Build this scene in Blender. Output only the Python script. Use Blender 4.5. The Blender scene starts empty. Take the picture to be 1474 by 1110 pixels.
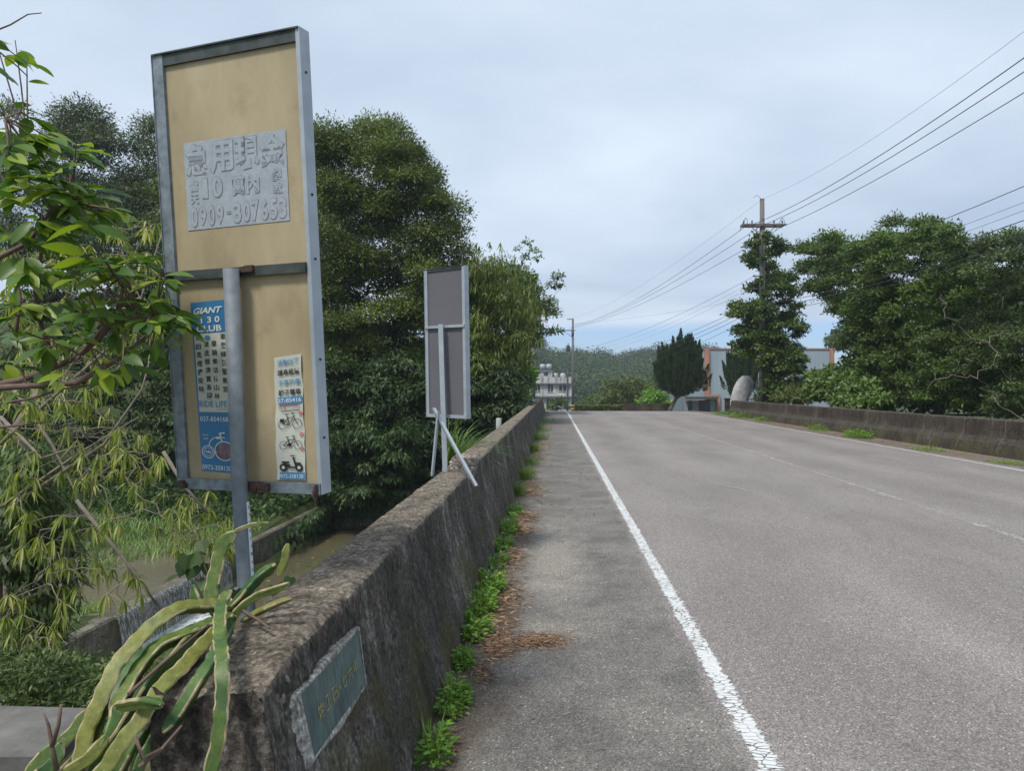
import bpy, bmesh, math, random
import numpy as np
from mathutils import Vector, Matrix, noise, Euler

random.seed(7)
RS = np.random.RandomState(11)
S = bpy.context.scene
COL = S.collection

# ------------------------------------------------------------------ camera
F, CX, CY, EYE = 1050.0, 797.0, 558.0, 1.6      # focal length and vanishing point of the photograph (px)
cam = bpy.data.cameras.new('camera')
cam.sensor_width = 36
cam.lens = F / 1474 * 36
cam.shift_x = -(CX - 737) / 1474
cam.shift_y = (CY - 555) / 1474
cam.clip_start = 0.05
cam.clip_end = 5000
co = bpy.data.objects.new('camera', cam)
COL.objects.link(co)
co.location = (0, 0, EYE)
co.rotation_euler = (math.radians(90), 0, 0)
S.camera = co

# ------------------------------------------------------------------ sky, sun, exposure
SUN_EL, SUN_AZ = math.radians(58), math.radians(215)
w = bpy.data.worlds.new('World')
S.world = w
w.use_nodes = True
nt = w.node_tree
for n in list(nt.nodes):
    nt.nodes.remove(n)


def wn(t, **k):
    n = nt.nodes.new(t)
    for a, b in k.items():
        setattr(n, a, b)
    return n


def wl(a, b):
    nt.links.new(a, b)


sky = wn('ShaderNodeTexSky', sky_type='NISHITA', sun_disc=False, sun_elevation=SUN_EL, sun_rotation=SUN_AZ)
sky.air_density = 1.0
sky.dust_density = 0.6
bgn = wn('ShaderNodeBackground')
bgn.inputs[1].default_value = 0.1
out = wn('ShaderNodeOutputWorld')
tc = wn('ShaderNodeTexCoord')
sep = wn('ShaderNodeSeparateXYZ')
wl(tc.outputs['Generated'], sep.inputs[0])
zz = wn('ShaderNodeMath', operation='MAXIMUM'); wl(sep.outputs[2], zz.inputs[0]); zz.inputs[1].default_value = 0.0
za = wn('ShaderNodeMath', operation='ADD'); wl(zz.outputs[0], za.inputs[0]); za.inputs[1].default_value = 0.10
dx = wn('ShaderNodeMath', operation='DIVIDE'); wl(sep.outputs[0], dx.inputs[0]); wl(za.outputs[0], dx.inputs[1])
dy = wn('ShaderNodeMath', operation='DIVIDE'); wl(sep.outputs[1], dy.inputs[0]); wl(za.outputs[0], dy.inputs[1])
cmb = wn('ShaderNodeCombineXYZ'); wl(dx.outputs[0], cmb.inputs[0]); wl(dy.outputs[0], cmb.inputs[1])
n1 = wn('ShaderNodeTexNoise'); n1.inputs['Scale'].default_value = 0.55; n1.inputs['Detail'].default_value = 6
n1.inputs['Roughness'].default_value = 0.5; n1.inputs['Distortion'].default_value = 0.25
wl(cmb.outputs[0], n1.inputs['Vector'])
r1 = wn('ShaderNodeValToRGB')
r1.color_ramp.elements[0].position = 0.34; r1.color_ramp.elements[0].color = (2.75, 3.40, 4.35, 1)
r1.color_ramp.elements[1].position = 0.64; r1.color_ramp.elements[1].color = (4.5, 5.15, 5.95, 1)
wl(n1.outputs['Fac'], r1.inputs[0])
# cover: complete overhead, breaking into blue gaps low over the horizon
n2 = wn('ShaderNodeTexNoise'); n2.inputs['Scale'].default_value = 0.8; n2.inputs['Detail'].default_value = 5
mp2 = wn('ShaderNodeMapping'); mp2.inputs['Scale'].default_value = (0.25, 1.0, 1); mp2.inputs['Location'].default_value = (3.1, 1.4, 0)
wl(cmb.outputs[0], mp2.inputs[0]); wl(mp2.outputs[0], n2.inputs['Vector'])
ele = wn('ShaderNodeMapRange'); ele.interpolation_type = 'SMOOTHSTEP'
ele.inputs[1].default_value = 0.06; ele.inputs[2].default_value = 0.125; ele.inputs[3].default_value = -0.30; ele.inputs[4].default_value = 0.6
wl(sep.outputs[2], ele.inputs[0])
cv = wn('ShaderNodeMath', operation='ADD'); wl(n2.outputs['Fac'], cv.inputs[0]); wl(ele.outputs[0], cv.inputs[1])
cvr = wn('ShaderNodeMapRange'); cvr.inputs[1].default_value = 0.22; cvr.inputs[2].default_value = 0.62
cvr.inputs[3].default_value = 0.08
wl(cv.outputs[0], cvr.inputs[0])
mx = wn('ShaderNodeMix', data_type='RGBA')
wl(cvr.outputs[0], mx.inputs[0])
sb = wn('ShaderNodeVectorMath', operation='MULTIPLY'); sb.inputs[1].default_value = (0.46, 0.60, 0.86)
wl(sky.outputs[0], sb.inputs[0])
wl(sb.outputs[0], mx.inputs[6]); wl(r1.outputs[0], mx.inputs[7])
wl(mx.outputs[2], bgn.inputs[0])
wl(bgn.outputs[0], out.inputs[0])

sl = bpy.data.lights.new('sun', 'SUN')
sl.energy = 2.0
sl.angle = math.radians(11)
sl.color = (1.0, 0.95, 0.87)
so = bpy.data.objects.new('sun', sl)
COL.objects.link(so)
# direction from which the light comes
sd = Vector((math.sin(SUN_AZ) * math.cos(SUN_EL), math.cos(SUN_AZ) * math.cos(SUN_EL), math.sin(SUN_EL)))
so.rotation_euler = sd.to_track_quat('Z', 'Y').to_euler()
so.location = (0, -20, 60)
S.view_settings.view_transform = 'Standard'
S.view_settings.look = 'None'
S.view_settings.exposure = 0.84
S.view_settings.gamma = 1.0
S.view_settings.use_curve_mapping = False
S.cycles.max_bounces = 6
S.cycles.transparent_max_bounces = 12
S.cycles.volume_bounces = 0


# ------------------------------------------------------------------ helpers
def P(px, py, Y):
    """the world point at depth Y that the photograph shows at pixel px, py"""
    return Vector(((px - CX) / F * Y, Y, EYE - (py - CY) / F * Y))


def tag(o, label=None, cat=None, group=None, kind=None):
    if label: o['label'] = label
    if cat: o['category'] = cat
    if group: o['group'] = group
    if kind: o['kind'] = kind
    return o


def thing(name, loc, label, cat, group=None, rot=None):
    o = bpy.data.objects.new(name, None)
    COL.objects.link(o)
    o.empty_display_size = 0.2
    o.location = loc
    if rot: o.rotation_euler = rot
    return tag(o, label, cat, group)


def link_mesh(name, me, mats, parent=None, local=False):
    o = bpy.data.objects.new(name, me)
    for m in (mats if isinstance(mats, (list, tuple)) else [mats]):
        me.materials.append(m)
    COL.objects.link(o)
    if parent is not None:
        o.parent = parent
        if not local and parent.type == 'EMPTY':
            mt = Matrix.Identity(4)
            p = parent
            while p is not None:
                mt = (Matrix.Translation(p.location) @ p.rotation_euler.to_matrix().to_4x4()) @ mt if p.type == 'EMPTY' else mt
                p = p.parent
            o.matrix_parent_inverse = mt.inverted()
    return o


def np_mesh(V, faces_k):
    """V (n,3); faces_k: list of (m,k) index arrays, each with its own k"""
    me = bpy.data.meshes.new('m')
    V = np.asarray(V, dtype=np.float32)
    me.vertices.add(len(V))
    me.vertices.foreach_set('co', V.ravel())
    loops = np.concatenate([f.ravel() for f in faces_k]).astype(np.int32)
    tot = np.concatenate([np.full(len(f), f.shape[1], dtype=np.int32) for f in faces_k])
    st = np.concatenate([[0], np.cumsum(tot)[:-1]]).astype(np.int32)
    me.loops.add(len(loops))
    me.loops.foreach_set('vertex_index', loops)
    me.polygons.add(len(tot))
    me.polygons.foreach_set('loop_start', st)
    me.polygons.foreach_set('loop_total', tot)
    me.update(calc_edges=True)
    return me


class MB:
    def __init__(s):
        s.v = []; s.f = []; s.mi = []; s.sm = []

    def add(s, vs, fs, mi=0, smooth=False):
        b = len(s.v)
        s.v += [tuple(v) for v in vs]
        for f in fs:
            s.f.append(tuple(b + i for i in f)); s.mi.append(mi); s.sm.append(smooth)
        return s

    def box(s, x0, x1, y0, y1, z0, z1, mi=0, M=None):
        v = [Vector((x, y, z)) for z in (z0, z1) for y in (y0, y1) for x in (x0, x1)]
        if M is not None: v = [M @ p for p in v]
        return s.add(v, [(0, 2, 3, 1), (4, 5, 7, 6), (0, 1, 5, 4), (2, 6, 7, 3), (0, 4, 6, 2), (1, 3, 7, 5)], mi)

    def tube(s, pts, rad, n=8, cap=True, mi=0, smooth=True):
        pts = [Vector(p) for p in pts]
        if not isinstance(rad, (list, tuple)): rad = [rad] * len(pts)
        vs = []; fs = []
        up = None
        for i, p in enumerate(pts):
            d = (pts[min(i + 1, len(pts) - 1)] - pts[max(i - 1, 0)])
            if d.length < 1e-9: d = Vector((0, 0, 1))
            d.normalize()
            if up is None:
                up = d.orthogonal().normalized()
            else:
                up = (up - d * up.dot(d))
                up = up.normalized() if up.length > 1e-6 else d.orthogonal().normalized()
            sd_ = d.cross(up)
            for k in range(n):
                a = 2 * math.pi * k / n
                vs.append(p + (up * math.cos(a) + sd_ * math.sin(a)) * rad[i])
        for i in range(len(pts) - 1):
            for k in range(n):
                k2 = (k + 1) % n
                fs.append((i * n + k, i * n + k2, (i + 1) * n + k2, (i + 1) * n + k))
        s.add(vs, fs, mi, smooth)
        if cap:
            b = len(s.v) - len(vs)
            s.f.append(tuple(b + k for k in range(n))[::-1]); s.mi.append(mi); s.sm.append(False)
            b2 = b + (len(pts) - 1) * n
            s.f.append(tuple(b2 + k for k in range(n))); s.mi.append(mi); s.sm.append(False)
        return s

    def lathe(s, c, prof, n=16, mi=0, M=None):
        vs = []; fs = []
        for (r, z) in prof:
            for k in range(n):
                a = 2 * math.pi * k / n
                p = Vector((r * math.cos(a), r * math.sin(a), z))
                if M is not None: p = M @ p
                vs.append(Vector(c) + p)
        for i in range(len(prof) - 1):
            for k in range(n):
                k2 = (k + 1) % n
                fs.append((i * n + k, i * n + k2, (i + 1) * n + k2, (i + 1) * n + k))
        s.add(vs, fs, mi, True)
        return s

    def cut(s):
        s.cuts = getattr(s, 'cuts', []) + [len(s.f)]

    def build_parts(s, name, mats, parent=None):
        e = [0] + getattr(s, 'cuts', []) + [len(s.f)]
        for a, b in zip(e, e[1:]):
            if a == b: continue
            m_ = MB(); ix = {}
            for f, k, q_ in zip(s.f[a:b], s.mi[a:b], s.sm[a:b]):
                for i in f:
                    if i not in ix: ix[i] = len(m_.v); m_.v.append(s.v[i])
                m_.f.append(tuple(ix[i] for i in f)); m_.mi.append(k); m_.sm.append(q_)
            m_.build(name, mats, parent)

    def mesh(s):
        me = bpy.data.meshes.new('m')
        me.from_pydata(s.v, [], s.f)
        me.polygons.foreach_set('material_index', s.mi)
        me.polygons.foreach_set('use_smooth', s.sm)
        me.update()
        return me

    def build(s, name, mats, parent=None, local=False):
        return link_mesh(name, s.mesh(), mats, parent, local)


# ------------------------------------------------------------------ materials
def mat(name):
    m = bpy.data.materials.new(name)
    m.use_nodes = True
    m.node_tree.nodes.clear()
    return m


class NT:
    def __init__(s, m):
        s.t = m.node_tree
        s.out = s.n('ShaderNodeOutputMaterial')

    def n(s, t, **k):
        x = s.t.nodes.new(t)
        for a, b in k.items(): setattr(x, a, b)
        return x

    def l(s, a, b):
        s.t.links.new(a, b)

    def coords(s, scale=(1, 1, 1), obj=True, loc=(0, 0, 0)):
        g = s.n('ShaderNodeNewGeometry') if not obj else s.n('ShaderNodeTexCoord')
        mpn = s.n('ShaderNodeMapping')
        mpn.inputs['Scale'].default_value = scale
        mpn.inputs['Location'].default_value = loc
        s.l(g.outputs['Position' if not obj else 'Object'], mpn.inputs[0])
        return mpn.outputs[0]

    def noise(s, vec, scale, detail=4, rough=0.5, dist=0.0):
        x = s.n('ShaderNodeTexNoise')
        x.inputs['Scale'].default_value = scale; x.inputs['Detail'].default_value = detail
        x.inputs['Roughness'].default_value = rough; x.inputs['Distortion'].default_value = dist
        if vec is not None: s.l(vec, x.inputs['Vector'])
        return x.outputs['Fac']

    def voro(s, vec, scale, feature='F1', rnd=1.0):
        x = s.n('ShaderNodeTexVoronoi', feature=feature)
        x.inputs['Scale'].default_value = scale; x.inputs['Randomness'].default_value = rnd
        if vec is not None: s.l(vec, x.inputs['Vector'])
        return x

    def ramp(s, fac, stops):
        x = s.n('ShaderNodeValToRGB')
        e = x.color_ramp.elements
        while len(e) > 1: e.remove(e[-1])
        for i, (p, c) in enumerate(stops):
            q = e[0] if i == 0 else e.new(p)
            q.position = p
            q.color = (c, c, c, 1) if isinstance(c, (int, float)) else (c[0], c[1], c[2], 1)
        s.l(fac, x.inputs[0])
        return x.outputs[0]

    def mr(s, fac, a, b, c=0.0, d=1.0):
        x = s.n('ShaderNodeMapRange')
        for i, v in enumerate((a, b, c, d)): x.inputs[i + 1].default_value = v
        s.l(fac, x.inputs[0])
        return x.outputs[0]

    def mix(s, fac, a, b, mode='MIX'):
        x = s.n('ShaderNodeMix', data_type='RGBA', blend_type=mode)
        for sock, v in ((x.inputs[0], fac), (x.inputs[6], a), (x.inputs[7], b)):
            if hasattr(v, 'default_value') or hasattr(v, 'is_output'):
                s.l(v, sock)
            elif isinstance(v, (int, float)):
                sock.default_value = v if sock.type == 'VALUE' else (v, v, v, 1)
            else:
                sock.default_value = (v[0], v[1], v[2], 1)
        return x.outputs[2]

    def math(s, op, a, b=0.0):
        x = s.n('ShaderNodeMath', operation=op)
        for i, v in enumerate((a, b)):
            if isinstance(v, (int, float)): x.inputs[i].default_value = v
            else: s.l(v, x.inputs[i])
        return x.outputs[0]

    def bsdf(s, color, rough=0.8, bump=None, bs=0.5, bd=0.01, metal=0.0, spec=0.5, trans=None):
        b = s.n('ShaderNodeBsdfPrincipled')
        for sock, v in ((b.inputs['Base Color'], color), (b.inputs['Roughness'], rough), (b.inputs['Metallic'], metal), (b.inputs['Specular IOR Level'], spec)):
            if isinstance(v, (int, float)):
                sock.default_value = v if sock.type != 'RGBA' else (v, v, v, 1)
            elif isinstance(v, tuple): sock.default_value = (v[0], v[1], v[2], 1)
            else: s.l(v, sock)
        if bump is not None:
            bn = s.n('ShaderNodeBump')
            bn.inputs['Strength'].default_value = bs; bn.inputs['Distance'].default_value = bd
            s.l(bump, bn.inputs['Height']); s.l(bn.outputs[0], b.inputs['Normal'])
        return b.outputs[0]

    def fin(s, sh):
        s.l(sh, s.out.inputs[0])


def leaf_mat(name, c1, c2, c3=None, rough=0.5, tl=0.3, p3=0.93, spec=0.35, big=0.0):
    """foliage: leaf-by-leaf colour between c1 and c2, a few leaves c3; part of the light passes through"""
    m = mat(name); t = NT(m)
    g = t.n('ShaderNodeNewGeometry')
    stops = [(0.0, c1), (0.62, c2)]
    if c3: stops += [(p3 - 0.02, c2), (p3 + 0.02, c3)]
    col = t.ramp(g.outputs['Random Per Island'], stops)
    if big:
        nz = t.noise(t.coords((1, 1, 1), obj=False), big, 2)
        col = t.mix(1.0, col, t.ramp(nz, [(0.3, 0.62), (0.7, 1.35)]), 'MULTIPLY')
    a = t.bsdf(col, rough, spec=spec)
    tr = t.n('ShaderNodeBsdfTranslucent')
    t.l(t.mix(1.0, col, (1.25, 1.35, 0.55), 'MULTIPLY'), tr.inputs[0])
    ms = t.n('ShaderNodeMixShader'); ms.inputs[0].default_value = tl
    t.l(a, ms.inputs[1]); t.l(tr.outputs[0], ms.inputs[2])
    t.fin(ms.outputs[0])
    return m


def simple(name, c, rough=0.7, metal=0.0, var=0.25, sc=6.0, bump=0.0, spec=0.5):
    m = mat(name); t = NT(m)
    v = t.coords()
    n = t.noise(v, sc, 5, 0.6)
    col = t.mix(1.0, c, t.ramp(n, [(0.25, 1 - var), (0.75, 1 + var)]), 'MULTIPLY')
    t.fin(t.bsdf(col, rough, n if bump else None, 0.4, bump or 0.01, metal, spec))
    return m


def m_asphalt():
    m = mat('asphalt'); t = NT(m)
    v = t.coords(obj=False)
    sp = t.n('ShaderNodeSeparateXYZ'); t.l(v, sp.inputs[0])
    big = t.noise(t.coords((1, 0.35, 1), obj=False), 0.9, 6, 0.6)
    sto = t.voro(v, 130)
    spk = t.ramp(sto.outputs['Color'], [(0.0, 0.42), (0.5, 0.95), (0.85, 1.4), (0.96, 2.8)])
    fine = t.noise(v, 240, 3, 0.7)
    lane = t.mix(t.ramp(big, [(0.3, 0.0), (0.7, 1.0)]), (0.182, 0.162, 0.150), (0.250, 0.226, 0.211))
    sh_n = t.noise(v, 1.6, 7, 0.65)
    shoulder = t.mix(t.ramp(sh_n, [(0.38, 0.0), (0.62, 1.0)]), (0.115, 0.108, 0.100), (0.19, 0.175, 0.155))
    # the shoulder ends along the edge line, the dirt belongs to the metre beside the wall
    edge = t.mr(t.math('ADD', sp.outputs[0], t.math('MULTIPLY', t.noise(v, 3.0, 4), 0.16)), 0.86, 0.93)
    col = t.mix(edge, shoulder, lane)
    # pale sandy patch on the shoulder
    dx_ = t.math('MULTIPLY', t.math('SUBTRACT', sp.outputs[0], 0.0), 1.0)
    dxx = t.math('MULTIPLY', dx_, 2.6)
    dyy = t.math('MULTIPLY', t.math('SUBTRACT', sp.outputs[1], 7.0), 0.38)
    rr = t.math('SQRT', t.math('ADD', t.math('MULTIPLY', dxx, dxx), t.math('MULTIPLY', dyy, dyy)))
    rr = t.math('ADD', rr, t.math('MULTIPLY', t.noise(v, 4, 5), 1.3))
    col = t.mix(t.mr(rr, 1.7, 0.9, 0, 0.75), col, (0.30, 0.275, 0.235))
    # damp brown soil in the gutter
    dn = t.math('ADD', sp.outputs[0], t.math('MULTIPLY', t.noise(v, 2.2, 6, 0.6), 0.75))
    col = t.mix(t.mr(dn, 0.18, -0.06, 0, 0.85), col, (0.075, 0.055, 0.038))
    dr = t.math('ADD', sp.outputs[0], t.math('MULTIPLY', t.noise(v, 1.6, 6, 0.6), 0.8))
    col = t.mix(t.mr(dr, 9.55, 9.75, 0, 0.85), col, (0.15, 0.115, 0.085))
    # wheel tracks, polished a little lighter; tar seam near the middle
    wt = t.n('ShaderNodeTexWave', wave_type='BANDS', bands_direction='X')
    wt.inputs['Scale'].default_value = 0.17; wt.inputs['Distortion'].default_value = 1.2; wt.inputs['Detail'].default_value = 3
    t.l(v, wt.inputs['Vector'])
    col = t.mix(1.0, col, t.ramp(wt.outputs['Fac'], [(0, 0.93), (1, 1.06)]), 'MULTIPLY')
    col = t.mix(1.0, col, spk, 'MULTIPLY')
    cr = t.voro(t.coords((1, 0.4, 1), obj=False), 0.55, 'DISTANCE_TO_EDGE')
    wob = t.n('ShaderNodeVectorMath', operation='ADD')
    nz = t.n('ShaderNodeTexNoise'); nz.inputs['Scale'].default_value = 2.5; nz.inputs['Detail'].default_value = 6
    t.l(v, nz.inputs['Vector'])
    t.l(nz.outputs['Color'], wob.inputs[0]); t.l(t.coords((1, 0.4, 1), obj=False), wob.inputs[1])
    t.l(wob.outputs[0], cr.inputs['Vector'])
    ck = t.math('MULTIPLY', t.mr(cr.outputs['Distance'], 0.010, 0.0), t.ramp(t.noise(v, 0.35, 3), [(0.48, 0.0), (0.60, 0.30)]))
    col = t.mix(ck, col, (0.07, 0.065, 0.06))
    t.fin(t.bsdf(col, 0.82, t.math('ADD', sto.outputs['Distance'], t.math('MULTIPLY', fine, 0.4)), 0.55, 0.006, spec=0.4))
    return m


def m_paint(xc, half, wear, colr, name):
    m = mat(name); t = NT(m)
    v = t.coords(obj=False)
    sp = t.n('ShaderNodeSeparateXYZ'); t.l(v, sp.inputs[0])
    d = t.math('ABSOLUTE', t.math('SUBTRACT', sp.outputs[0], xc))
    e = t.math('DIVIDE', d, half)
    n = t.noise(v, 22, 8, 0.75)
    n2_ = t.noise(v, 5, 4, 0.6)
    k = t.math('ADD', t.math('MULTIPLY', e, 0.55), t.math('ADD', t.math('MULTIPLY', n, 1.5), t.math('MULTIPLY', n2_, 0.6)))
    hole = t.mr(k, wear, wear + 0.07)
    cr = t.voro(None, 16, 'DISTANCE_TO_EDGE')
    wob = t.n('ShaderNodeVectorMath', operation='ADD')
    sc = t.n('ShaderNodeVectorMath', operation='SCALE'); sc.inputs[3].default_value = 0.05
    nz = t.n('ShaderNodeTexNoise'); nz.inputs['Scale'].default_value = 18; t.l(v, nz.inputs['Vector'])
    t.l(nz.outputs['Color'], sc.inputs[0]); t.l(sc.outputs[0], wob.inputs[0]); t.l(t.coords((1, 1.9, 1), obj=False), wob.inputs[1])
    t.l(wob.outputs[0], cr.inputs['Vector'])
    ck = t.math('MULTIPLY', t.mr(cr.outputs['Distance'], 0.09, 0.03), t.ramp(t.noise(v, 3.5, 4, 0.6), [(0.38, 0.15), (0.55, 1.0)]))
    a = t.math('MAXIMUM', hole, ck)
    b = t.bsdf(t.mix(n, tuple(c * 0.8 for c in colr), colr), 0.7, n, 0.3, 0.003)
    tr = t.n('ShaderNodeBsdfTransparent')
    ms = t.n('ShaderNodeMixShader')
    t.l(a, ms.inputs[0]); t.l(b, ms.inputs[1]); t.l(tr.outputs[0], ms.inputs[2])
    t.fin(ms.outputs[0])
    return m


def m_concrete(name, dark, mid, light, moss=0.0, streak=1.0, topc=None):
    m = mat(name); t = NT(m)
    v = t.coords(obj=False)
    big = t.noise(v, 1.3, 6, 0.6)
    st = t.noise(t.coords((9, 9, 1.1), obj=False), 1.0, 7, 0.65, 0.4)
    st2 = t.noise(t.coords((26, 26, 2.2), obj=False), 1.0, 5, 0.7, 0.2)
    fine = t.noise(v, 55, 6, 0.75)
    gr = t.noise(v, 190, 3, 0.7)
    f = t.math('ADD', t.math('MULTIPLY', big, 0.45), t.math('ADD', t.math('MULTIPLY', st, 0.35 * streak + 0.05), t.math('MULTIPLY', st2, 0.2 * streak)))
    col = t.ramp(f, [(0.36, dark), (0.50, mid), (0.60, light)])
    if topc:
        g = t.n('ShaderNodeNewGeometry'); sp = t.n('ShaderNodeSeparateXYZ'); t.l(g.outputs['True Normal'], sp.inputs[0])
        tn = t.noise(v, 9, 8, 0.7)
        tcol = t.ramp(tn, [(0.32, tuple(c * 0.45 for c in topc)), (0.5, topc), (0.68, tuple(c * 1.75 for c in topc))])
        col = t.mix(t.mr(sp.outputs[2], 0.45, 0.75), col, tcol)
    col = t.mix(1.0, col, t.ramp(fine, [(0.30, 0.32), (0.5, 1.0), (0.70, 2.0)]), 'MULTIPLY')
    vs_ = t.voro(t.coords((1, 1, .55), obj=False), 75)
    col = t.mix(1.0, col, t.ramp(vs_.outputs['Color'], [(0.0, 0.45), (0.5, 0.95), (0.88, 1.35), (0.97, 2.6)]), 'MULTIPLY')
    if moss:
        mn = t.noise(v, 2.4, 6, 0.65)
        g2 = t.n('ShaderNodeNewGeometry'); s2 = t.n('ShaderNodeSeparateXYZ'); t.l(g2.outputs['Position'], s2.inputs[0])
        hgt = t.mr(s2.outputs[2], 0.75, 0.1, 0.0, 0.16)
        col = t.mix(t.mr(t.math('ADD', mn, hgt), 0.62, 0.74, 0, moss), col, (0.085, 0.085, 0.022))
    wh = t.noise(t.coords((1, 1, .45), obj=False), 9, 8, 0.82)
    col = t.mix(t.mr(wh, 0.60, 0.70, 0, 0.65), col, (0.36, 0.34, 0.30))
    bl = t.noise(v, 3.1, 7, 0.72)
    col = t.mix(t.mr(bl, 0.56, 0.66, 0, 0.6), col, (0.03, 0.027, 0.022))
    bm = t.math('ADD', t.math('MULTIPLY', fine, 1.6), t.math('ADD', t.math('MULTIPLY', gr, 0.4), t.math('ADD', t.math('MULTIPLY', st, 0.8), t.math('MULTIPLY', t.voro(v, 26).outputs['Distance'], 1.6))))
    t.fin(t.bsdf(col, 0.9, bm, 0.9, 0.015, spec=0.25))
    return m


M = {}
M['asphalt'] = m_asphalt()
M['line'] = m_paint(0.906, 0.048, 1.58, (0.66, 0.67, 0.66), 'edge line paint')
M['line_r'] = m_paint(9.0, 0.06, 1.52, (0.55, 0.55, 0.53), 'far edge line paint')
M['line_c'] = m_paint(4.9, 0.22, 1.10, (0.42, 0.40, 0.33), 'centre line paint')
M['wall'] = m_concrete('weathered concrete', (0.034, 0.029, 0.024), (0.118, 0.103, 0.088), (0.33, 0.305, 0.27), 0.65, 0.78, (0.20, 0.168, 0.130))
M['wall_r'] = m_concrete('dark parapet concrete', (0.032, 0.025, 0.019), (0.072, 0.057, 0.045), (0.18, 0.15, 0.12), 0.5, 0.7, (0.09, 0.085, 0.07))
M['weir'] = m_concrete('wet concrete', (0.05, 0.045, 0.037), (0.12, 0.11, 0.09), (0.21, 0.19, 0.155), 0.4, 1.0)
M['slab'] = simple('slab concrete', (0.125, 0.12, 0.11), 0.9, var=.45, sc=7, bump=0.02)
M['soil'] = simple('soil', (0.075, 0.06, 0.04), 0.95, sc=3, bump=0.05)
M['galv'] = simple('galvanised steel', (0.19, 0.225, 0.255), 0.65, 0.2, var=0.5, sc=22)
M['galv_p'] = simple('dull pole steel', (0.15, 0.175, 0.20), 0.7, 0.15, var=0.3, sc=18)
M['galv2'] = simple('pale galvanised steel', (0.38, 0.42, 0.46), 0.55, 0.35, var=0.15, sc=10)
M['galv_d'] = simple('dark weathered steel', (0.055, 0.068, 0.066), 0.7, 0.2, var=0.6, sc=16)
M['rust'] = simple('rust', (0.065, 0.036, 0.028), 0.9, 0.0, var=0.7, sc=60, bump=0.003)
M['grey_panel'] = simple('grey board', (0.12, 0.117, 0.132), 0.65, var=0.08, sc=2)
M['white'] = simple('white vinyl', (0.62, 0.66, 0.66), 0.5, var=0.06, sc=5)
M['cream_v'] = simple('cream vinyl', (0.50, 0.52, 0.46), 0.5, var=0.07, sc=7)
M['blue'] = simple('blue vinyl', (0.035, 0.17, 0.36), 0.45, var=0.1, sc=8)
M['ltblue'] = simple('blue ink', (0.07, 0.22, 0.42), 0.5, var=0.1)
M['black'] = simple('black ink', (0.02, 0.02, 0.022), 0.6, var=0.2)
M['red'] = simple('red ink', (0.45, 0.10, 0.09), 0.6, var=0.2)
M['pink'] = simple('pink brown picture ink', (0.16, 0.11, 0.13), 0.6, var=0.7, sc=60)
M['paper_l'] = simple('worn pale lettering', (0.33, 0.365, 0.405), 0.8, var=0.16, sc=30)
M['paper_d'] = simple('worn grey outline', (0.235, 0.26, 0.29), 0.85, var=0.25, sc=30)
M['bark'] = simple('bark', (0.11, 0.09, 0.07), 0.95, var=0.5, sc=12, bump=0.02)
M['bark_l'] = simple('pale bark', (0.20, 0.17, 0.135), 0.9, var=0.35, sc=14, bump=0.01)
M['twig'] = simple('brown twig', (0.13, 0.085, 0.065), 0.85, var=0.4, sc=20, bump=0.003)
M['cable'] = simple('cable', (0.03, 0.033, 0.04), 0.6)
M['pole'] = simple('weathered pole', (0.125, 0.12, 0.112), 0.9, var=0.3, sc=5, bump=0.01)
M['ceramic'] = simple('insulator', (0.16, 0.16, 0.17), 0.4)
M['dark'] = simple('dark fitting', (0.035, 0.04, 0.05), 0.6)
M['yellow'] = simple('yellow warning band', (0.45, 0.26, 0.05), 0.6)
M['stone'] = simple('pale carved stone', (0.40, 0.40, 0.41), 0.9, var=0.3, sc=5, bump=0.05)
M['bush_st'] = simple('old white paint', (.30, .33, .30), .8)
M['gold'] = simple('gilded letters', (0.26, 0.22, 0.085), 0.7, var=0.9, sc=110)
M['dead'] = simple('dead', (0.16, 0.11, 0.075), 0.95, var=0.3)


def m_panel():
    m = mat('aged yellow board'); t = NT(m)
    v = t.coords()
    a = t.noise(t.coords((3, 3, 1.2)), 1.2, 5, 0.6)
    col = t.ramp(a, [(0.3, (0.29, 0.235, 0.145)), (0.5, (0.385, 0.315, 0.195)), (0.72, (0.46, 0.385, 0.25))])
    b = t.noise(v, 7, 4, 0.6)
    col = t.mix(t.mr(b, 0.54, 0.70, 0, 0.45), col, (0.26, 0.21, 0.135))
    st = t.noise(t.coords((30, 30, 0.7)), 1.0, 3, 0.6)
    col = t.mix(1.0, col, t.ramp(st, [(0.3, 0.97), (0.7, 1.02)]), 'MULTIPLY')
    d = t.voro(v, 34)
    col = t.mix(t.mr(d.outputs['Distance'], 0.06, 0.03, 0, 0.6), col, (0.10, 0.07, 0.04))
    t.fin(t.bsdf(col, 0.6, spec=0.35))
    return m


M['panel'] = m_panel()


def m_plaque():
    m = mat('green slate'); t = NT(m)
    st = t.noise(t.coords((60, 60, 4), obj=False), 1.0, 5, 0.7)
    a = t.noise(t.coords(obj=False), 9, 5, 0.6)
    col = t.ramp(a, [(0.3, (0.035, 0.065, 0.062)), (0.6, (0.075, 0.115, 0.11)), (0.75, (0.13, 0.15, 0.13))])
    col = t.mix(1.0, col, t.ramp(st, [(0.3, 0.6), (0.7, 1.5)]), 'MULTIPLY')
    t.fin(t.bsdf(col, 0.6, st, 0.3, 0.003))
    return m


M['plaque'] = m_plaque()
M['mortar'] = m_concrete('pale mortar', (0.32, 0.30, 0.27), (0.60, 0.58, 0.54), (0.78, 0.76, 0.72), 0.0, 0.5)


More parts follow.
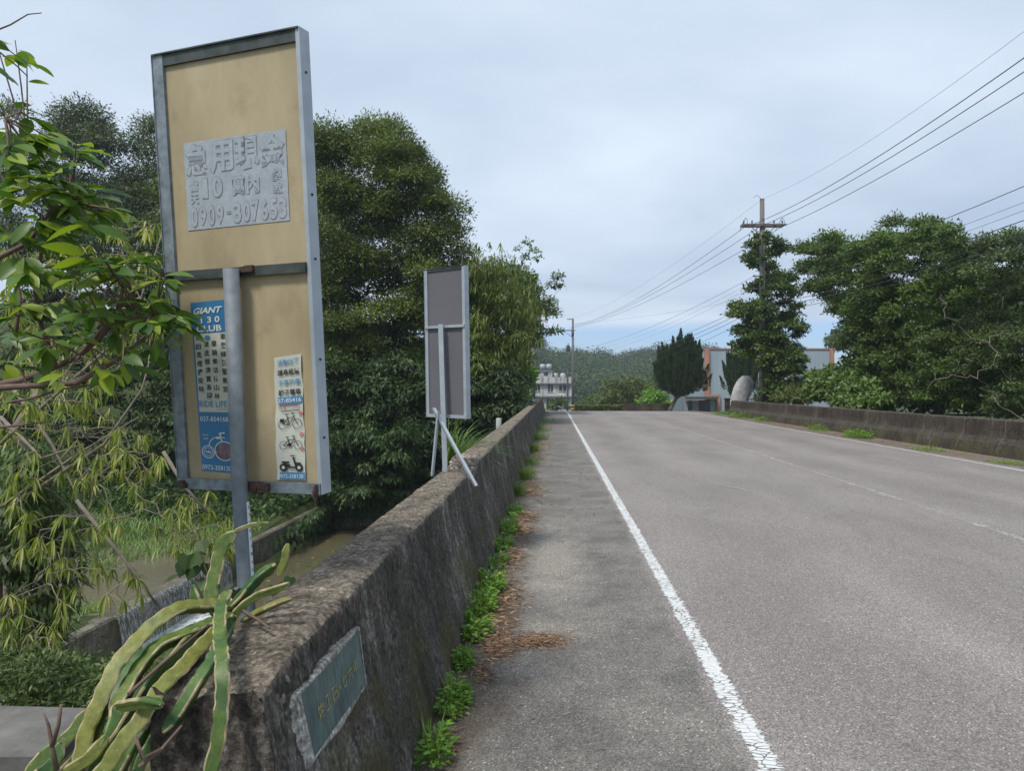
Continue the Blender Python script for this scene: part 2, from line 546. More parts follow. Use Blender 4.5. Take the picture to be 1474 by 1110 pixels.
def m_water(name, c, rough=0.08, bump=0.02, sc=6):
    m = mat(name); t = NT(m)
    n = t.noise(t.coords((1, 1, 1), obj=False), sc, 3, 0.5, 0.6)
    b = t.noise(t.coords((1, 1, 1), obj=False), 0.5, 4, 0.6)
    col = t.mix(b, tuple(x * 0.75 for x in c), tuple(x * 1.3 for x in c))
    t.fin(t.bsdf(col, rough, n, 0.35, bump))
    return m


M['pool'] = m_water('brown pool water', (0.105, 0.095, 0.055))
M['shallow'] = m_water('silty shallow water', (0.14, 0.125, 0.085), 0.16)


def m_fall():
    m = mat('falling water'); t = NT(m)
    n = t.noise(t.coords((30, 30, 0.8), obj=False), 1.0, 6, 0.7, 0.3)
    b = t.bsdf((0.62, 0.66, 0.68), 0.35, n, 0.6, 0.03)
    tr = t.n('ShaderNodeBsdfTransparent')
    ms = t.n('ShaderNodeMixShader')
    t.l(t.ramp(n, [(0.44, 0.97), (0.64, 0.30)]), ms.inputs[0]); t.l(b, ms.inputs[1]); t.l(tr.outputs[0], ms.inputs[2])
    t.fin(ms.outputs[0])
    return m


M['fall'] = m_fall()


def m_foam():
    m = mat('foam'); t = NT(m)
    n = t.noise(t.coords((3, 1.5, 1), obj=False), 4.0, 7, 0.75, 0.5)
    b = t.bsdf((0.72, 0.74, 0.74), 0.6, n, 0.8, 0.04)
    tr = t.n('ShaderNodeBsdfTransparent')
    ms = t.n('ShaderNodeMixShader')
    t.l(t.ramp(n, [(0.36, 1.0), (0.5, 0.0)]), ms.inputs[0]); t.l(b, ms.inputs[1]); t.l(tr.outputs[0], ms.inputs[2])
    t.fin(ms.outputs[0])
    return m


M['foam'] = m_foam()


def m_ground():
    m = mat('ground'); t = NT(m)
    v = t.coords(obj=False)
    a = t.noise(v, 0.7, 8, 0.65); b = t.noise(v, 9, 6, 0.7)
    col = t.ramp(a, [(0.35, (0.035, 0.05, 0.018)), (0.55, (0.055, 0.075, 0.022)), (0.7, (0.10, 0.085, 0.05))])
    col = t.mix(1.0, col, t.ramp(b, [(0.3, 0.5), (0.7, 1.5)]), 'MULTIPLY')
    t.fin(t.bsdf(col, 0.95, b, 0.9, 0.08, spec=0.2))
    return m


M['ground'] = m_ground()
# foliage
M['acacia'] = leaf_mat('acacia leaves', (0.038, 0.062, 0.010), (0.105, 0.145, 0.020), (0.17, 0.19, 0.035), big=0.45)
M['acacia_far'] = leaf_mat('far acacia leaves', (0.035, 0.058, 0.020), (0.080, 0.105, 0.038), big=0.4)
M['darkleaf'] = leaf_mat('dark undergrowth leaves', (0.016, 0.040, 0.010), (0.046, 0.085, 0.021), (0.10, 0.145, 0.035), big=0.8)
M['bamboo'] = leaf_mat('drooping light leaves', (0.06, 0.095, 0.015), (0.13, 0.17, 0.03), (0.20, 0.22, 0.05), big=0.8, tl=0.35)
M['droop'] = leaf_mat('long yellow green leaves', (0.09, 0.14, 0.022), (0.26, 0.31, 0.06), (0.46, 0.44, 0.18), tl=0.4, p3=0.80)
M['broad'] = leaf_mat('glossy broad leaves', (0.035, 0.090, 0.020), (0.105, 0.19, 0.026), (0.22, 0.30, 0.03), rough=0.42, tl=0.38, p3=0.70, spec=0.45)
M['tree_r'] = leaf_mat('mid green leaves', (0.032, 0.070, 0.013), (0.095, 0.150, 0.030), (0.17, 0.21, 0.05), big=0.5, tl=0.32)
M['tree_r2'] = leaf_mat('grey green leaves', (0.036, 0.070, 0.018), (0.095, 0.140, 0.042), (0.15, 0.19, 0.07), big=0.6, tl=0.3)
M['juniper'] = leaf_mat('juniper scales', (0.014, 0.034, 0.010), (0.042, 0.078, 0.020), tl=0.12, rough=0.7, big=1.2)
M['grass'] = leaf_mat('grass blades', (0.055, 0.12, 0.018), (0.13, 0.22, 0.035), (0.25, 0.24, 0.08), tl=0.35)
M['bankgrass'] = leaf_mat('bank grass', (0.07, 0.14, 0.035), (0.17, 0.27, 0.07), (0.30, 0.34, 0.13), tl=0.3, big=0.6)
M['weed'] = leaf_mat('weed leaves', (0.06, 0.15, 0.018), (0.16, 0.30, 0.03), (0.32, 0.38, 0.07), tl=0.3, rough=0.45)
M['bush_l'] = leaf_mat('pale shrub leaves', (0.06, 0.12, 0.025), (0.15, 0.22, 0.06), (0.22, 0.28, 0.10), tl=0.3)
M['hedge'] = leaf_mat('olive hedge leaves', (0.05, 0.075, 0.018), (0.11, 0.14, 0.03), tl=0.25)
M['farwood'] = leaf_mat('far wood', (0.036, 0.064, 0.026), (0.066, 0.104, 0.036), (0.085, 0.12, 0.045), big=0.03, tl=0.2)
M['litter'] = leaf_mat('dead leaves', (0.15, 0.075, 0.040), (0.30, 0.19, 0.12), (0.48, 0.38, 0.26), tl=0.1, rough=0.8)
def m_cactus(name, c, cy, amt):
    m = mat(name); t = NT(m)
    v = t.coords(obj=False)
    a = t.noise(v, 9, 5, .6); b = t.noise(v, 34, 6, .7); d = t.voro(v, 70)
    col = t.mix(t.ramp(a, [(.5 - amt * .3, 0.0), (.75 - amt * .3, 1.0)]), c, cy)
    col = t.mix(1.0, col, t.ramp(b, [(.3, .6), (.7, 1.35)]), 'MULTIPLY')
    col = t.mix(t.mr(t.noise(v, 21, 5, .75), .62, .68, 0, .85), col, (.24, .17, .10))
    col = t.mix(t.mr(d.outputs['Distance'], .12, .06, 0, .6), col, (.42, .42, .30))
    t.fin(t.bsdf(col, .5, b, .5, .004))
    return m


M['cact_g'] = m_cactus('cactus skin', (0.050, 0.105, 0.023), (0.105, 0.150, 0.03), .5)
M['cact_y'] = m_cactus('yellowed cactus skin', (0.075, 0.120, 0.024), (0.175, 0.185, 0.035), .8)
M['cact_d'] = m_cactus('deep green cactus skin', (0.035, 0.090, 0.024), (0.08, 0.14, 0.03), .3)
M['cact_m'] = simple('corky cactus margin', (0.30, 0.25, 0.14), 0.85, var=0.6, sc=40)


# ------------------------------------------------------------------ foliage builders
def unit(a):
    return a / np.maximum(np.linalg.norm(a, axis=-1, keepdims=True), 1e-9)


def leaves6(Pn, T, N, L, W, bend=0.15):
    """leaf blades: base, widest third, tip; lightly folded"""
    T = unit(T); Sd = unit(np.cross(T, N)); N2 = np.cross(Sd, T)
    L = np.broadcast_to(L, (len(Pn),))[:, None]; W = np.broadcast_to(W, (len(Pn),))[:, None]
    b = bend * L
    p0 = Pn
    a1 = Pn + T * L * .30 + Sd * W * .5 + N2 * W * .12
    a2 = Pn + T * L * .68 + Sd * W * .36 + N2 * (W * .1 - b * .45)
    p3 = Pn + T * L - N2 * b
    c2 = Pn + T * L * .68 - Sd * W * .36 + N2 * (W * .1 - b * .45)
    c1 = Pn + T * L * .30 - Sd * W * .5 + N2 * W * .12
    m1 = Pn + T * L * .5 - N2 * b * .25
    V = np.stack([p0, a1, a2, p3, c2, c1, m1], 1).reshape(-1, 3)
    i = np.arange(len(Pn))[:, None] * 7
    F1 = np.concatenate([i + [0, 6, 1], i + [0, 5, 6]], 0)
    F2 = np.concatenate([i + [1, 6, 3, 2], i + [6, 5, 4, 3]], 0)
    return V, [F1, F2]


def leaves4(Pn, T, N, L, W, bend=0.0):
    T = unit(T); Sd = unit(np.cross(T, N))
    L = np.broadcast_to(L, (len(Pn),))[:, None]; W = np.broadcast_to(W, (len(Pn),))[:, None]
    V = np.stack([Pn, Pn + T * L * .45 + Sd * W * .5, Pn + T * L, Pn + T * L * .45 - Sd * W * .5], 1).reshape(-1, 3)
    i = np.arange(len(Pn))[:, None] * 4
    return V, [i + [0, 1, 2, 3]]


def merge(parts):
    Vs = []; Fs = {}
    b = 0
    for V, fl in parts:
        for f in fl:
            Fs.setdefault(f.shape[1], []).append(f + b)
        Vs.append(V); b += len(V)
    return np.concatenate(Vs), [np.concatenate(v) for v in Fs.values()]


def rnd_dir(n):
    return unit(RS.normal(size=(n, 3)))


def clump_leaves(c, r, n, L, W, droop=0.3, shell=0.35, flat=0.8, four=True):
    """leaves through an ellipsoid clump, denser near its skin"""
    d = rnd_dir(n)
    d[:, 2] = np.where(d[:, 2] < -0.2, -d[:, 2] * 0.6, d[:, 2])
    rad = np.power(RS.rand(n), shell)[:, None] * (1 + 0.12 * RS.normal(size=(n, 1)))
    p = np.array(c) + d * rad * np.array([r, r, r * flat])
    T = unit(d * 0.8 + rnd_dir(n) * 0.9 + np.array([0, 0, -droop]))
    N = unit(d * 1.4 + rnd_dir(n) * 0.65 + np.array([0, 0, 0.5]))
    s = 0.7 + 0.6 * RS.rand(n)
    return (leaves4 if four else leaves6)(p, T, N, L * s, W * s)


def in_poly(x, y, poly):
    c = False
    j = len(poly) - 1
    for i in range(len(poly)):
        xi, yi = poly[i]; xj, yj = poly[j]
        if (yi > y) != (yj > y) and x < (xj - xi) * (y - yi) / (yj - yi) + xi: c = not c
        j = i
    return c


def fill(poly, n, d0, d1, r0, r1, sep_=0.62):
    """clumps (centre, radius) through the crown whose outline is poly"""
    xs = [p[0] for p in poly]; ys = [p[1] for p in poly]
    res = []; tries = 0
    while len(res) < n and tries < n * 60:
        tries += 1
        x = random.uniform(min(xs), max(xs)); y = random.uniform(min(ys), max(ys))
        if not in_poly(x, y, poly): continue
        Y = random.uniform(d0, d1); r = random.uniform(r0, r1)
        if any(abs(x - a) < sep_ * min(r, b) * F / Y and abs(y - e) < sep_ * min(r, b) * F / Y and abs(Y - g) < r for a, e, g, b in res): continue
        res.append((x, y, Y, r))
    return [(P(x, y, Y), r) for x, y, Y, r in res]


def skeleton(mb, base, targets, r0, wander=0.08, minr=0.008, taper=0.72, n=6, trunk=None):
    """trunk and limbs that join the targets to the nearest wood already grown"""
    nodes = []
    trunk = trunk or [base, base + (sum(targets, Vector()) / len(targets) - base) * 0.55]
    m = 7
    tp = []
    for i in range(m + 1):
        q = i / m * (len(trunk) - 1)
        k = min(int(q), len(trunk) - 2)
        p = trunk[k].lerp(trunk[k + 1], q - k)
        if 0 < i < m: p = p + Vector((random.uniform(-1, 1), random.uniform(-1, 1), 0)) * wander * (trunk[-1] - trunk[0]).length * 0.35
        tp.append(p)
    rs = [r0 * (1 - 0.55 * i / m) for i in range(m + 1)]
    mb.tube(tp, rs, max(n, 8))
    nodes = [(p, r) for p, r in zip(tp, rs)][m // 3:]
    for t_ in sorted(targets, key=lambda q: (q - tp[-1]).length):
        bi = min(nodes, key=lambda q: (q[0] - t_).length + (0.4 if q[1] < minr * 1.6 else 0) + max(0, q[0].z - t_.z) * 0.3)
        a, ra = bi
        d = t_ - a
        r1_ = max(minr, ra * taper)
        r1_ = min(r1_, max(minr, 0.035 * d.length + 0.3 * ra))
        pts = [a]
        for i in range(1, 4):
            q = a.lerp(t_, i / 4) + Vector((random.uniform(-1, 1), random.uniform(-1, 1), random.uniform(-.4, 1))) * wander * d.length
            pts.append(q)
        pts.append(t_)
        rr = [r1_ * (1 - 0.14 * i) for i in range(5)]
        mb.tube(pts, rr, n, cap=False)
        nodes += list(zip(pts[1:], rr[1:]))
    return mb


def tree(name, base, clumps, nleaf, L, W, lm, label, cat='tree', group=None, bark='bark', r0=0.2, droop=0.3, shell=0.35, flat=0.8, four=True, extra=None, trunk=None, wood=True, every=1, dens=None):
    root = thing(name, base, label, cat, group)
    parts = []
    rm = sum(r for _, r in clumps) / len(clumps)
    for c, r in clumps:
        k = max(12, int(nleaf * (r / rm) ** 2))
        parts.append(clump_leaves(c, r, k, L, W, droop, shell, flat, four))
    if extra: parts += extra
    V, Fl = merge(parts)
    link_mesh('crown', np_mesh(V, Fl), M[lm], root)
    if wood:
        mb = MB()
        skeleton(mb, Vector(base), [c for c, _ in clumps][::every], r0, minr=0.012, trunk=trunk)
        mb.build('trunk', M[bark], root)
    return root


# ------------------------------------------------------------------ terrain, road, water
def smooth(a, b, x):
    t_ = min(1, max(0, (x - a) / (b - a)))
    return t_ * t_ * (3 - 2 * t_)


def zroad(y):
    if y < 42: return 0.0
    if y < 78: return -0.0011 * (y - 42) ** 2
    if y < 112: return -1.4256 - 0.0792 * (y - 78) + 0.0011 * (y - 78) ** 2
    return -2.84


def zg(x, y):
    base = zroad(y) - 0.25
    # valley of the stream: both sides of the bridge
    lx = smooth(-0.5, -1.6, x)
    vy = 1 - smooth(27.5, 30, y)
    low = -4.6 if x > -9.1 else -3.05 - 0.25 * smooth(-9, -12, x) + 0.35 * smooth(-11, -16, x) + 0.3 * smooth(19, 26, y)
    bank = -2.6 + 1.8 * smooth(29, 42, y)
    zl = low * vy + bank * (1 - vy)
    zl += 1.3 * smooth(-22, -34, x)
    zl += (7.5 * smooth(36, 60, y) * smooth(-3.5, -14, x))
    zl = zl * (1 - smooth(46, 62, y) * (1 - smooth(-3.5, -9, x))) + base * smooth(46, 62, y) * (1 - smooth(-3.5, -9, x))
    rx = smooth(10.75, 12.0, x)
    zr = -1.6 + (base + 1.6) * smooth(30, 55, y)
    z = base * (1 - lx) * (1 - rx) + zl * lx + zr * rx
    if -0.5 > x > -1.6 and y < 28: z = min(z, base * (1 - lx) + zl * lx)
    z += 0.12 * noise.noise(Vector((x * .35, y * .35, 1))) * min(1, max(lx, rx) + (y > 66))
    # far land: falls to a plain, then wooded hills
    f = smooth(70, 150, y)
    z = z * (1 - f * 0) - 1.5 * f * (1 - lx * 0)
    hill = smooth(165, 330, y) * (15 + 6.5 * noise.noise(Vector((x / 75.0, y / 120.0, 4.2))) + 4.5 * noise.noise(Vector((x / 22.0, 3.0, 4.2))))
    return z + hill


xs = [-1500, -900, -500, -300, -200, -140, -100, -80, -64, -52, -44, -38] + list(np.arange(-34, -12, 1.0)) + list(np.arange(-12, -9.2, .4)) + [-9.15, -9.1, -8.5, -7, -5, -3, -1.7, -1.3, -0.9, -0.5, 0, 3, 6, 9, 10.6, 10.9, 11.3, 12] + list(np.arange(13, 40, 2.0)) + [44, 50, 60, 75, 90, 110, 140, 180, 240, 320, 480, 800, 1500]
ys = [-60, -30, -15] + list(np.arange(-8, 34, 1.0)) + list(np.arange(34, 70, 2.0)) + list(np.arange(70, 170, 6.0)) + list(np.arange(170, 420, 12.0)) + [450, 520, 700, 1000, 1600, 2600]
V = [(x, y, zg(x, y)) for y in ys for x in xs]
nx = len(xs)
Fc = [(j * nx + i, j * nx + i + 1, (j + 1) * nx + i + 1, (j + 1) * nx + i) for j in range(len(ys) - 1) for i in range(nx - 1)]
g = MB(); g.add(V, Fc, 0, True)
tag(g.build('ground', M['ground']), kind='structure')

rd = MB()
yy = list(np.arange(-12, 42, 3.0)) + list(np.arange(42, 122, 2.0))
pr = [(-1.02, -0.0), (0.9, 0.0), (4.9, 0.012), (9.0, 0.0), (10.6, -0.0)]
v = [(x, y, zroad(y) + z) for y in yy for x, z in pr]
rd.add(v, [(j * 5 + i, j * 5 + i + 1, (j + 1) * 5 + i + 1, (j + 1) * 5 + i) for j in range(len(yy) - 1) for i in range(4)], 0, True)
tag(rd.build('road', M['asphalt']), kind='structure')
# side street beyond the crest
ss = MB(); ss.add([(10.6, 50, zroad(50) - .01), (34, 52, zroad(52) - .2), (34, 72, -1.0), (10.6, 72, zroad(72) - .01)], [(0, 1, 2, 3)])
tag(ss.build('side_street', M['asphalt']), kind='structure')
# bridge deck under the road
dk = MB(); dk.box(-1.03, 10.75, -12, 29, -0.9, -0.012)
tag(dk.build('bridge_deck', M['weir']), 'dark concrete bridge deck carrying the road over the stream', 'bridge')


def strip(x0, x1, y0, y1, dz, name, m):
    mb_ = MB(); q = [y for y in np.arange(y0, y1, 2.0)] + [y1]

    def zc(x, y):
        return zroad(y) + (0.012 * (x - .9) / 4 if x < 4.9 else 0.012 * (9 - x) / 4.1) * (1 if .9 < x < 9 else 0) + dz
    mb_.add([(x, y, zc(x, y)) for y in q for x in (x0, x1)], [(2 * i, 2 * i + 1, 2 * i + 3, 2 * i + 2) for i in range(len(q) - 1)])
    return mb_.build(name, m)


tag(strip(0.84, 0.975, -6, 90, 0.004, 'edge_line', M['line']), kind='structure')
tag(strip(8.93, 9.07, -2, 66, 0.004, 'far_edge_line', M['line_r']), kind='structure')
tag(strip(4.72, 5.08, 2, 60, 0.004, 'centre_line', M['line_c']), kind='structure')

# a scuffed arc of paint in the lane
mb = MB(); vs = []
for i in range(13):
    a = i / 12
    p = P(1018 + 56 * a, 690 + 18 * a ** .5, 1); Y_ = F * EYE / (690 + 17 * a ** .6 - CY)
    x_ = (1018 + 56 * a - CX) / F * Y_
    vs += [(x_, Y_ - .02, .0145), (x_, Y_ + .05, .0145)]
mb.add(vs, [(2 * i, 2 * i + 2, 2 * i + 3, 2 * i + 1) for i in range(12)])
M['scuff'] = m_paint(2.5, 3.0, 1.35, (0.45, 0.45, 0.44), 'scuffed paint')
tag(mb.build('paint_scuff', M['scuff']), kind='structure')
# water
wt_ = MB(); wt_.add([(-8.82, -30, -3.92), (14, -30, -3.92), (14, 28.6, -3.92), (-8.82, 28.6, -3.92)], [(0, 1, 2, 3)])
tag(wt_.build('pool_water', M['pool']), kind='structure')
wu = MB(); wu.add([(-40, -12, -3.06), (-9.05, -12, -3.06), (-9.05, 27, -3.06), (-40, 27, -3.06)], [(0, 1, 2, 3)])
tag(wu.build('stream_water', M['shallow']), kind='structure')
# weir
we = thing('weir', (-9, 18, -4.6), 'long concrete weir wall across the stream with water pouring over its left stretch', 'weir')
mbw = MB()
q = list(np.arange(12.6, 27.6, 0.3))
vs = []
for y in q:
    n_ = noise.noise(Vector((y * 1.1, 0, 0))) * 0.03
    top = -2.93 if y > 19.4 else -3.03
    for x, z in ((-8.80 + n_, -4.6), (-8.84 + n_, top - .04), (-8.88, top), (-9.20, top + n_ * .3), (-9.24, -3.5)):
        vs.append((x, y, z))
mbw.add(vs, [(j * 5 + i, (j + 1) * 5 + i, (j + 1) * 5 + i + 1, j * 5 + i + 1) for j in range(len(q) - 1) for i in range(4)])
mbw.add(vs[:5], [(0, 1, 2, 3, 4)]); mbw.add(vs[-5:], [(4, 3, 2, 1, 0)])
mbw.build('weir_wall', M['weir'], we)
fl = MB(); q = list(np.arange(14.6, 19.6, 0.1)); vs = []
for y in q:
    for k in range(7):
        s_ = k / 6
        vs.append((-8.9 + 0.09 + 0.22 * s_ ** .6 + 0.03 * noise.noise(Vector((y * 5, s_, 2))), y, -2.99 - 0.93 * s_ ** 1.6 + (0.005 if k == 0 else 0)))
fl.add(vs, [(j * 7 + i, j * 7 + i + 1, (j + 1) * 7 + i + 1, (j + 1) * 7 + i) for j in range(len(q) - 1) for i in range(6)], 0, True)
tag(fl.build('waterfall', M['fall'], None), 'white curtain of water falling over the weir', 'waterfall', kind='stuff')
fo = MB()
fo.add([(-8.8, 11.5, -3.9), (-8.25, 11.5, -3.9), (-8.1, 15, -3.9), (-8.15, 19.0, -3.9), (-8.5, 20.2, -3.9), (-8.8, 20.2, -3.9)], [(0, 1, 2, 3, 4, 5)])
tag(fo.build('foam', M['foam']), 'white foam along the foot of the weir', 'foam', kind='stuff')
fo = MB(); fo.add([(-15.0, 18.4, -3.04), (-12.8, 18.2, -3.04), (-12.4, 19.6, -3.04), (-14.8, 20.2, -3.04)], [(0, 1, 2, 3)])
tag(fo.build('foam', M['foam']), 'white riffle in the shallow stream at the left edge', 'foam', kind='stuff')
# abutment closing the pool
ab = MB()
for (x0, x1, y0, y1, z0, z1) in ((-9.6, -0.95, 28.5, 29.3, -4.8, -2.45),):
    q = 24
    vs = [(x0 + (x1 - x0) * i / q, y0 + 0.12 * noise.noise(Vector((i * .8, k * .7, 0))), z0 + (z1 - z0) * k / 8) for k in range(9) for i in range(q + 1)]
    ab.add(vs, [(k * (q + 1) + i, k * (q + 1) + i + 1, (k + 1) * (q + 1) + i + 1, (k + 1) * (q + 1) + i) for k in range(8) for i in range(q)])
    ab.box(x0, x1, y0 + .15, y1, z0, z1 - .004)
tag(ab.build('abutment', M['weir']), 'dark stone abutment closing the far end of the brown pool', 'retaining wall')


# ------------------------------------------------------------------ left parapet
def top_z(y):
    z = 0.84
    if 6.72 < y < 7.3: z -= 0.07 * min(1, (y - 6.72) / .03) * min(1, (7.3 - y) / .25)
    return z + (0.03 if y >= 7.0 else 0)


Y0 = 1.88
q = [Y0]
while q[-1] < 50:
    q.append(q[-1] + 0.0105 * q[-1])
prof0 = [(-0.55, -0.05), (-0.575, 0.03), (-0.605, 0.14), (-0.64, 0.27), (-0.68, 0.44), (-0.715, 0.6), (-0.736, 0.72), (-0.745, 0.80), (-0.752, 0.829), (-0.772, 0.842), (-0.86, 0.847), (-0.95, 0.845), (-1.01, 0.84), (-1.028, 0.825), (-1.033, 0.79), (-1.035, 0.6), (-1.04, 0.2), (-1.04, -0.6)]
# refine the profile
prof = []
for a, b in zip(prof0, prof0[1:]):
    k = max(1, int(math.dist(a, b) / 0.028)) if a[1] > -0.05 or a[0] > -0.9 else 2
    if a[0] < -1.03: k = 3
    for i in range(k): prof.append((a[0] + (b[0] - a[0]) * i / k, a[1] + (b[1] - a[1]) * i / k))
prof.append(prof0[-1])


def wall_pt(x, z, y, near=1.0):
    dz = (top_z(y) - 0.84) * max(0, (z - .5) / .34)
    nrm = Vector((1, 0, 0.15)) if z < 0.8 else Vector((0.2, 0, 1))
    a = noise.noise(Vector((x * 6, y * 6, z * 6))) * 0.012 + noise.noise(Vector((x * 22, y * 22, z * 22))) * 0.008 + noise.noise(Vector((x * 60, y * 60, z * 60))) * 0.006
    # broken corner at the free end of the wall
    ex = max(0, 1 - (y - Y0) / 0.30)
    cor = ex * ex * (0.05 + 0.05 * noise.noise(Vector((x * 9, y * 9, 0)))) * (max(0, z - .55) / .3) if z > .55 else 0
    lean = -0.0
    p = Vector((x + lean, y, z + dz)) + nrm * a * (1 if x > -1.0 else .6)
    p.z -= max(0, cor) * (0.55 + 0.45 * smooth(-0.74, -0.88, x))
    if z > .72: p.y += ex * 0.0
    return p


wl_ = MB(); vs = []
for y in q:
    for x, z in prof:
        p = wall_pt(x, z, y)
        if y == Y0: p.y -= .004
        vs.append(p)
npf = len(prof)
wl_.add(vs, [(j * npf + i, (j + 1) * npf + i, (j + 1) * npf + i + 1, j * npf + i + 1) for j in range(len(q) - 1) for i in range(npf - 1)], 0, True)
# end face, rough, with the ledge and crack below the coping
ne = 26; rows = []
for (x, z) in prof:
    p = wall_pt(x, z, Y0)
    rows.append(p)
xL = -1.035
vs = []
ks = 30
lens = [i for i in range(npf) if prof[i][0] > -0.79 or True]
half = npf
# rows at fixed heights between road face and stream face
hz = [(-0.6 + (0.852 + 0.6) * k / ks) for k in range(ks + 1)]


def facex(z):
    for a, b in zip(prof0[:9], prof0[1:10]):
        if a[1] <= z <= b[1]: return a[0] + (b[0] - a[0]) * (z - a[1]) / (b[1] - a[1])
    return -0.55 if z < 0 else -0.772


for k_, z in enumerate(hz):
    x1_ = facex(z)
    for i in range(ne + 1):
        s_ = i / ne
        x = x1_ + (xL - x1_) * s_
        p = wall_pt(x, z, Y0)
        d = 0
        if z > 0.62: d = -0.010 * noise.noise(Vector((x * 14, z * 10, 3)))
        d += 0.022 * math.exp(-((z - .635 - .02 * noise.noise(Vector((x * 7, 0, 0)))) / .022) ** 2)
        edge = min(s_, 1 - s_)
        fade = min(1, max(0, (.835 - z) / .09))
        dd = fade * (d + 0.02 * noise.noise(Vector((x * 8, 0, z * 8))) + 0.012 * noise.noise(Vector((x * 30, 5, z * 30)))) * min(1, edge * 10) * (1 if z < .82 else 0)
        vs.append(Vector((p.x, Y0 + dd - .003, p.z + (.006 if k_ == ks else 0))))
wl_.add(vs, [(k * (ne + 1) + i, k * (ne + 1) + i + 1, (k + 1) * (ne + 1) + i + 1, (k + 1) * (ne + 1) + i) for k in range(ks) for i in range(ne)], 0, True)
lw = thing('parapet_wall', (-0.9, 1.9, 0), 'long weathered concrete parapet on the left side of the bridge, streaked dark and flared at its foot', 'wall')
wl_.build('concrete_body', M['wall'], lw)


def pebble(mb, c, r):
    vs = []; fs = []
    rot = Euler((random.random() * 6, random.random() * 6, random.random() * 6)).to_matrix()
    sc_ = Vector((1, random.uniform(.6, .9), random.uniform(.45, .8)))
    bmx = [(0, 0, 1)] + [(math.cos(a) * .87, math.sin(a) * .87, .45) for a in [i * 1.2566 for i in range(5)]] + [(math.cos(a + .63) * .87, math.sin(a + .63) * .87, -.45) for a in [i * 1.2566 for i in range(5)]] + [(0, 0, -1)]
    vs = [Vector(c) + rot @ Vector((p[0] * sc_.x * r, p[1] * sc_.y * r, p[2] * sc_.z * r)) for p in bmx]
    for i in range(5):
        j = (i + 1) % 5
        fs += [(0, 1 + i, 1 + j), (1 + i, 6 + i, 1 + j), (1 + j, 6 + i, 6 + j), (11, 6 + j, 6 + i)]
    mb.add(vs, fs, 0, True)


M['pebble'] = leaf_mat('river pebbles', (0.14, 0.11, 0.085), (0.30, 0.25, 0.20), (0.42, 0.36, 0.33), tl=0.0, rough=0.8, p3=0.8)
pb = MB()
for _ in range(420):
    y = random.uniform(6.7, 7.75); x = random.uniform(-1.02, -0.78)
    pebble(pb, (x, y, top_z(y) + random.uniform(-0.015, .012) + .015 * (y > 7)), random.uniform(0.010, 0.024))
o = pb.build('exposed_gravel', M['pebble'], lw); tag(o, kind='stuff')

# plaque let into the road face
pl = thing('plaque', (-0.74, 2.4, 0.5), 'green slate plaque with faded gold characters set in the left parapet', 'plaque')
pa, pb_, pc, pd = Vector((-0.728, 2.060, 0.730)), Vector((-0.728, 2.683, 0.708)), Vector((-0.699, 2.669, 0.510)), Vector((-0.699, 2.091, 0.5345))
nrm = (pd - pa).cross(pb_ - pa).normalized()
if nrm.x < 0: nrm = -nrm
mo = MB(); vs = []; N_ = 64
ctr = (pa + pb_ + pc + pd) / 4
ring = []
for a, b in ((pa, pb_), (pb_, pc), (pc, pd), (pd, pa)):
    for i in range(N_ // 4): ring.append(a.lerp(b, i / (N_ // 4)))
for i, p in enumerate(ring):
    o_ = (p - ctr).normalized()
    wide = 0.026 + 0.012 * noise.noise(Vector((i * .6, 0, 0))) + 0.030 * max(0, min(1, (2.13 - p.y) / .05)) + (0.014 if p.z < 0.54 else 0)
    vs += [p - o_ * 0.004 + nrm * 0.0125, p + o_ * 0.006 + nrm * 0.013, p + o_ * wide * .6 + nrm * 0.011, p + o_ * wide - nrm * 0.010]
mo.add(vs, [(4 * i + k, 4 * ((i + 1) % N_) + k, 4 * ((i + 1) % N_) + k + 1, 4 * i + k + 1) for i in range(N_) for k in range(3)], 0, True)
mo.build('mortar', M['mortar'], pl)
sp_ = MB(); t4 = [p + nrm * 0.011 for p in (pa, pb_, pc, pd)]
sp_.add(t4 + [p - nrm * 0.03 for p in (pa, pb_, pc, pd)], [(0, 3, 2, 1), (0, 1, 5, 4), (1, 2, 6, 5), (2, 3, 7, 6), (3, 0, 4, 7)])
slate = sp_.build('slate_plate', M['plaque'], pl)


# ------------------------------------------------------------------ writing
def glyphs(body, x0, z0, wid, hgt, bold=0.0, shear=0.0, mono=False):
    """outline of the text fitted to a box; returns 2-D vertices and faces"""
    c = bpy.data.curves.new('t', 'FONT')
    c.body = body; c.size = 1; c.offset = bold; c.shear = shear
    c.resolution_u = 3
    o = bpy.data.objects.new('t', c)
    COL.objects.link(o)
    dg = bpy.context.evaluated_depsgraph_get()
    me = bpy.data.meshes.new_from_object(o.evaluated_get(dg))
    vs = [(p.co.x, p.co.y) for p in me.vertices]
    fs = [tuple(f.vertices) for f in me.polygons]
    bpy.data.objects.remove(o); bpy.data.curves.remove(c); bpy.data.meshes.remove(me)
    if not vs: return [], []
    a0 = min(v[0] for v in vs); a1 = max(v[0] for v in vs); b0 = min(v[1] for v in vs); b1 = max(v[1] for v in vs)
    sx = wid / max(1e-6, a1 - a0); sz = hgt / max(1e-6, b1 - b0)
    return [(x0 + (p[0] - a0) * sx, z0 + (p[1] - b0) * sz) for p in vs], fs


def write(mb, body, x0, z0, wid, hgt, fn, bold=0.0, mi=0, shear=0.0):
    vs, fs = glyphs(body, x0, z0, wid, hgt, bold, shear)
    mb.add([fn(*p) for p in vs], fs, mi)


def on_plaque(u, v_):
    return pa.lerp(pb_, u).lerp(pd.lerp(pc, u), 1 - v_) + nrm * 0.0128


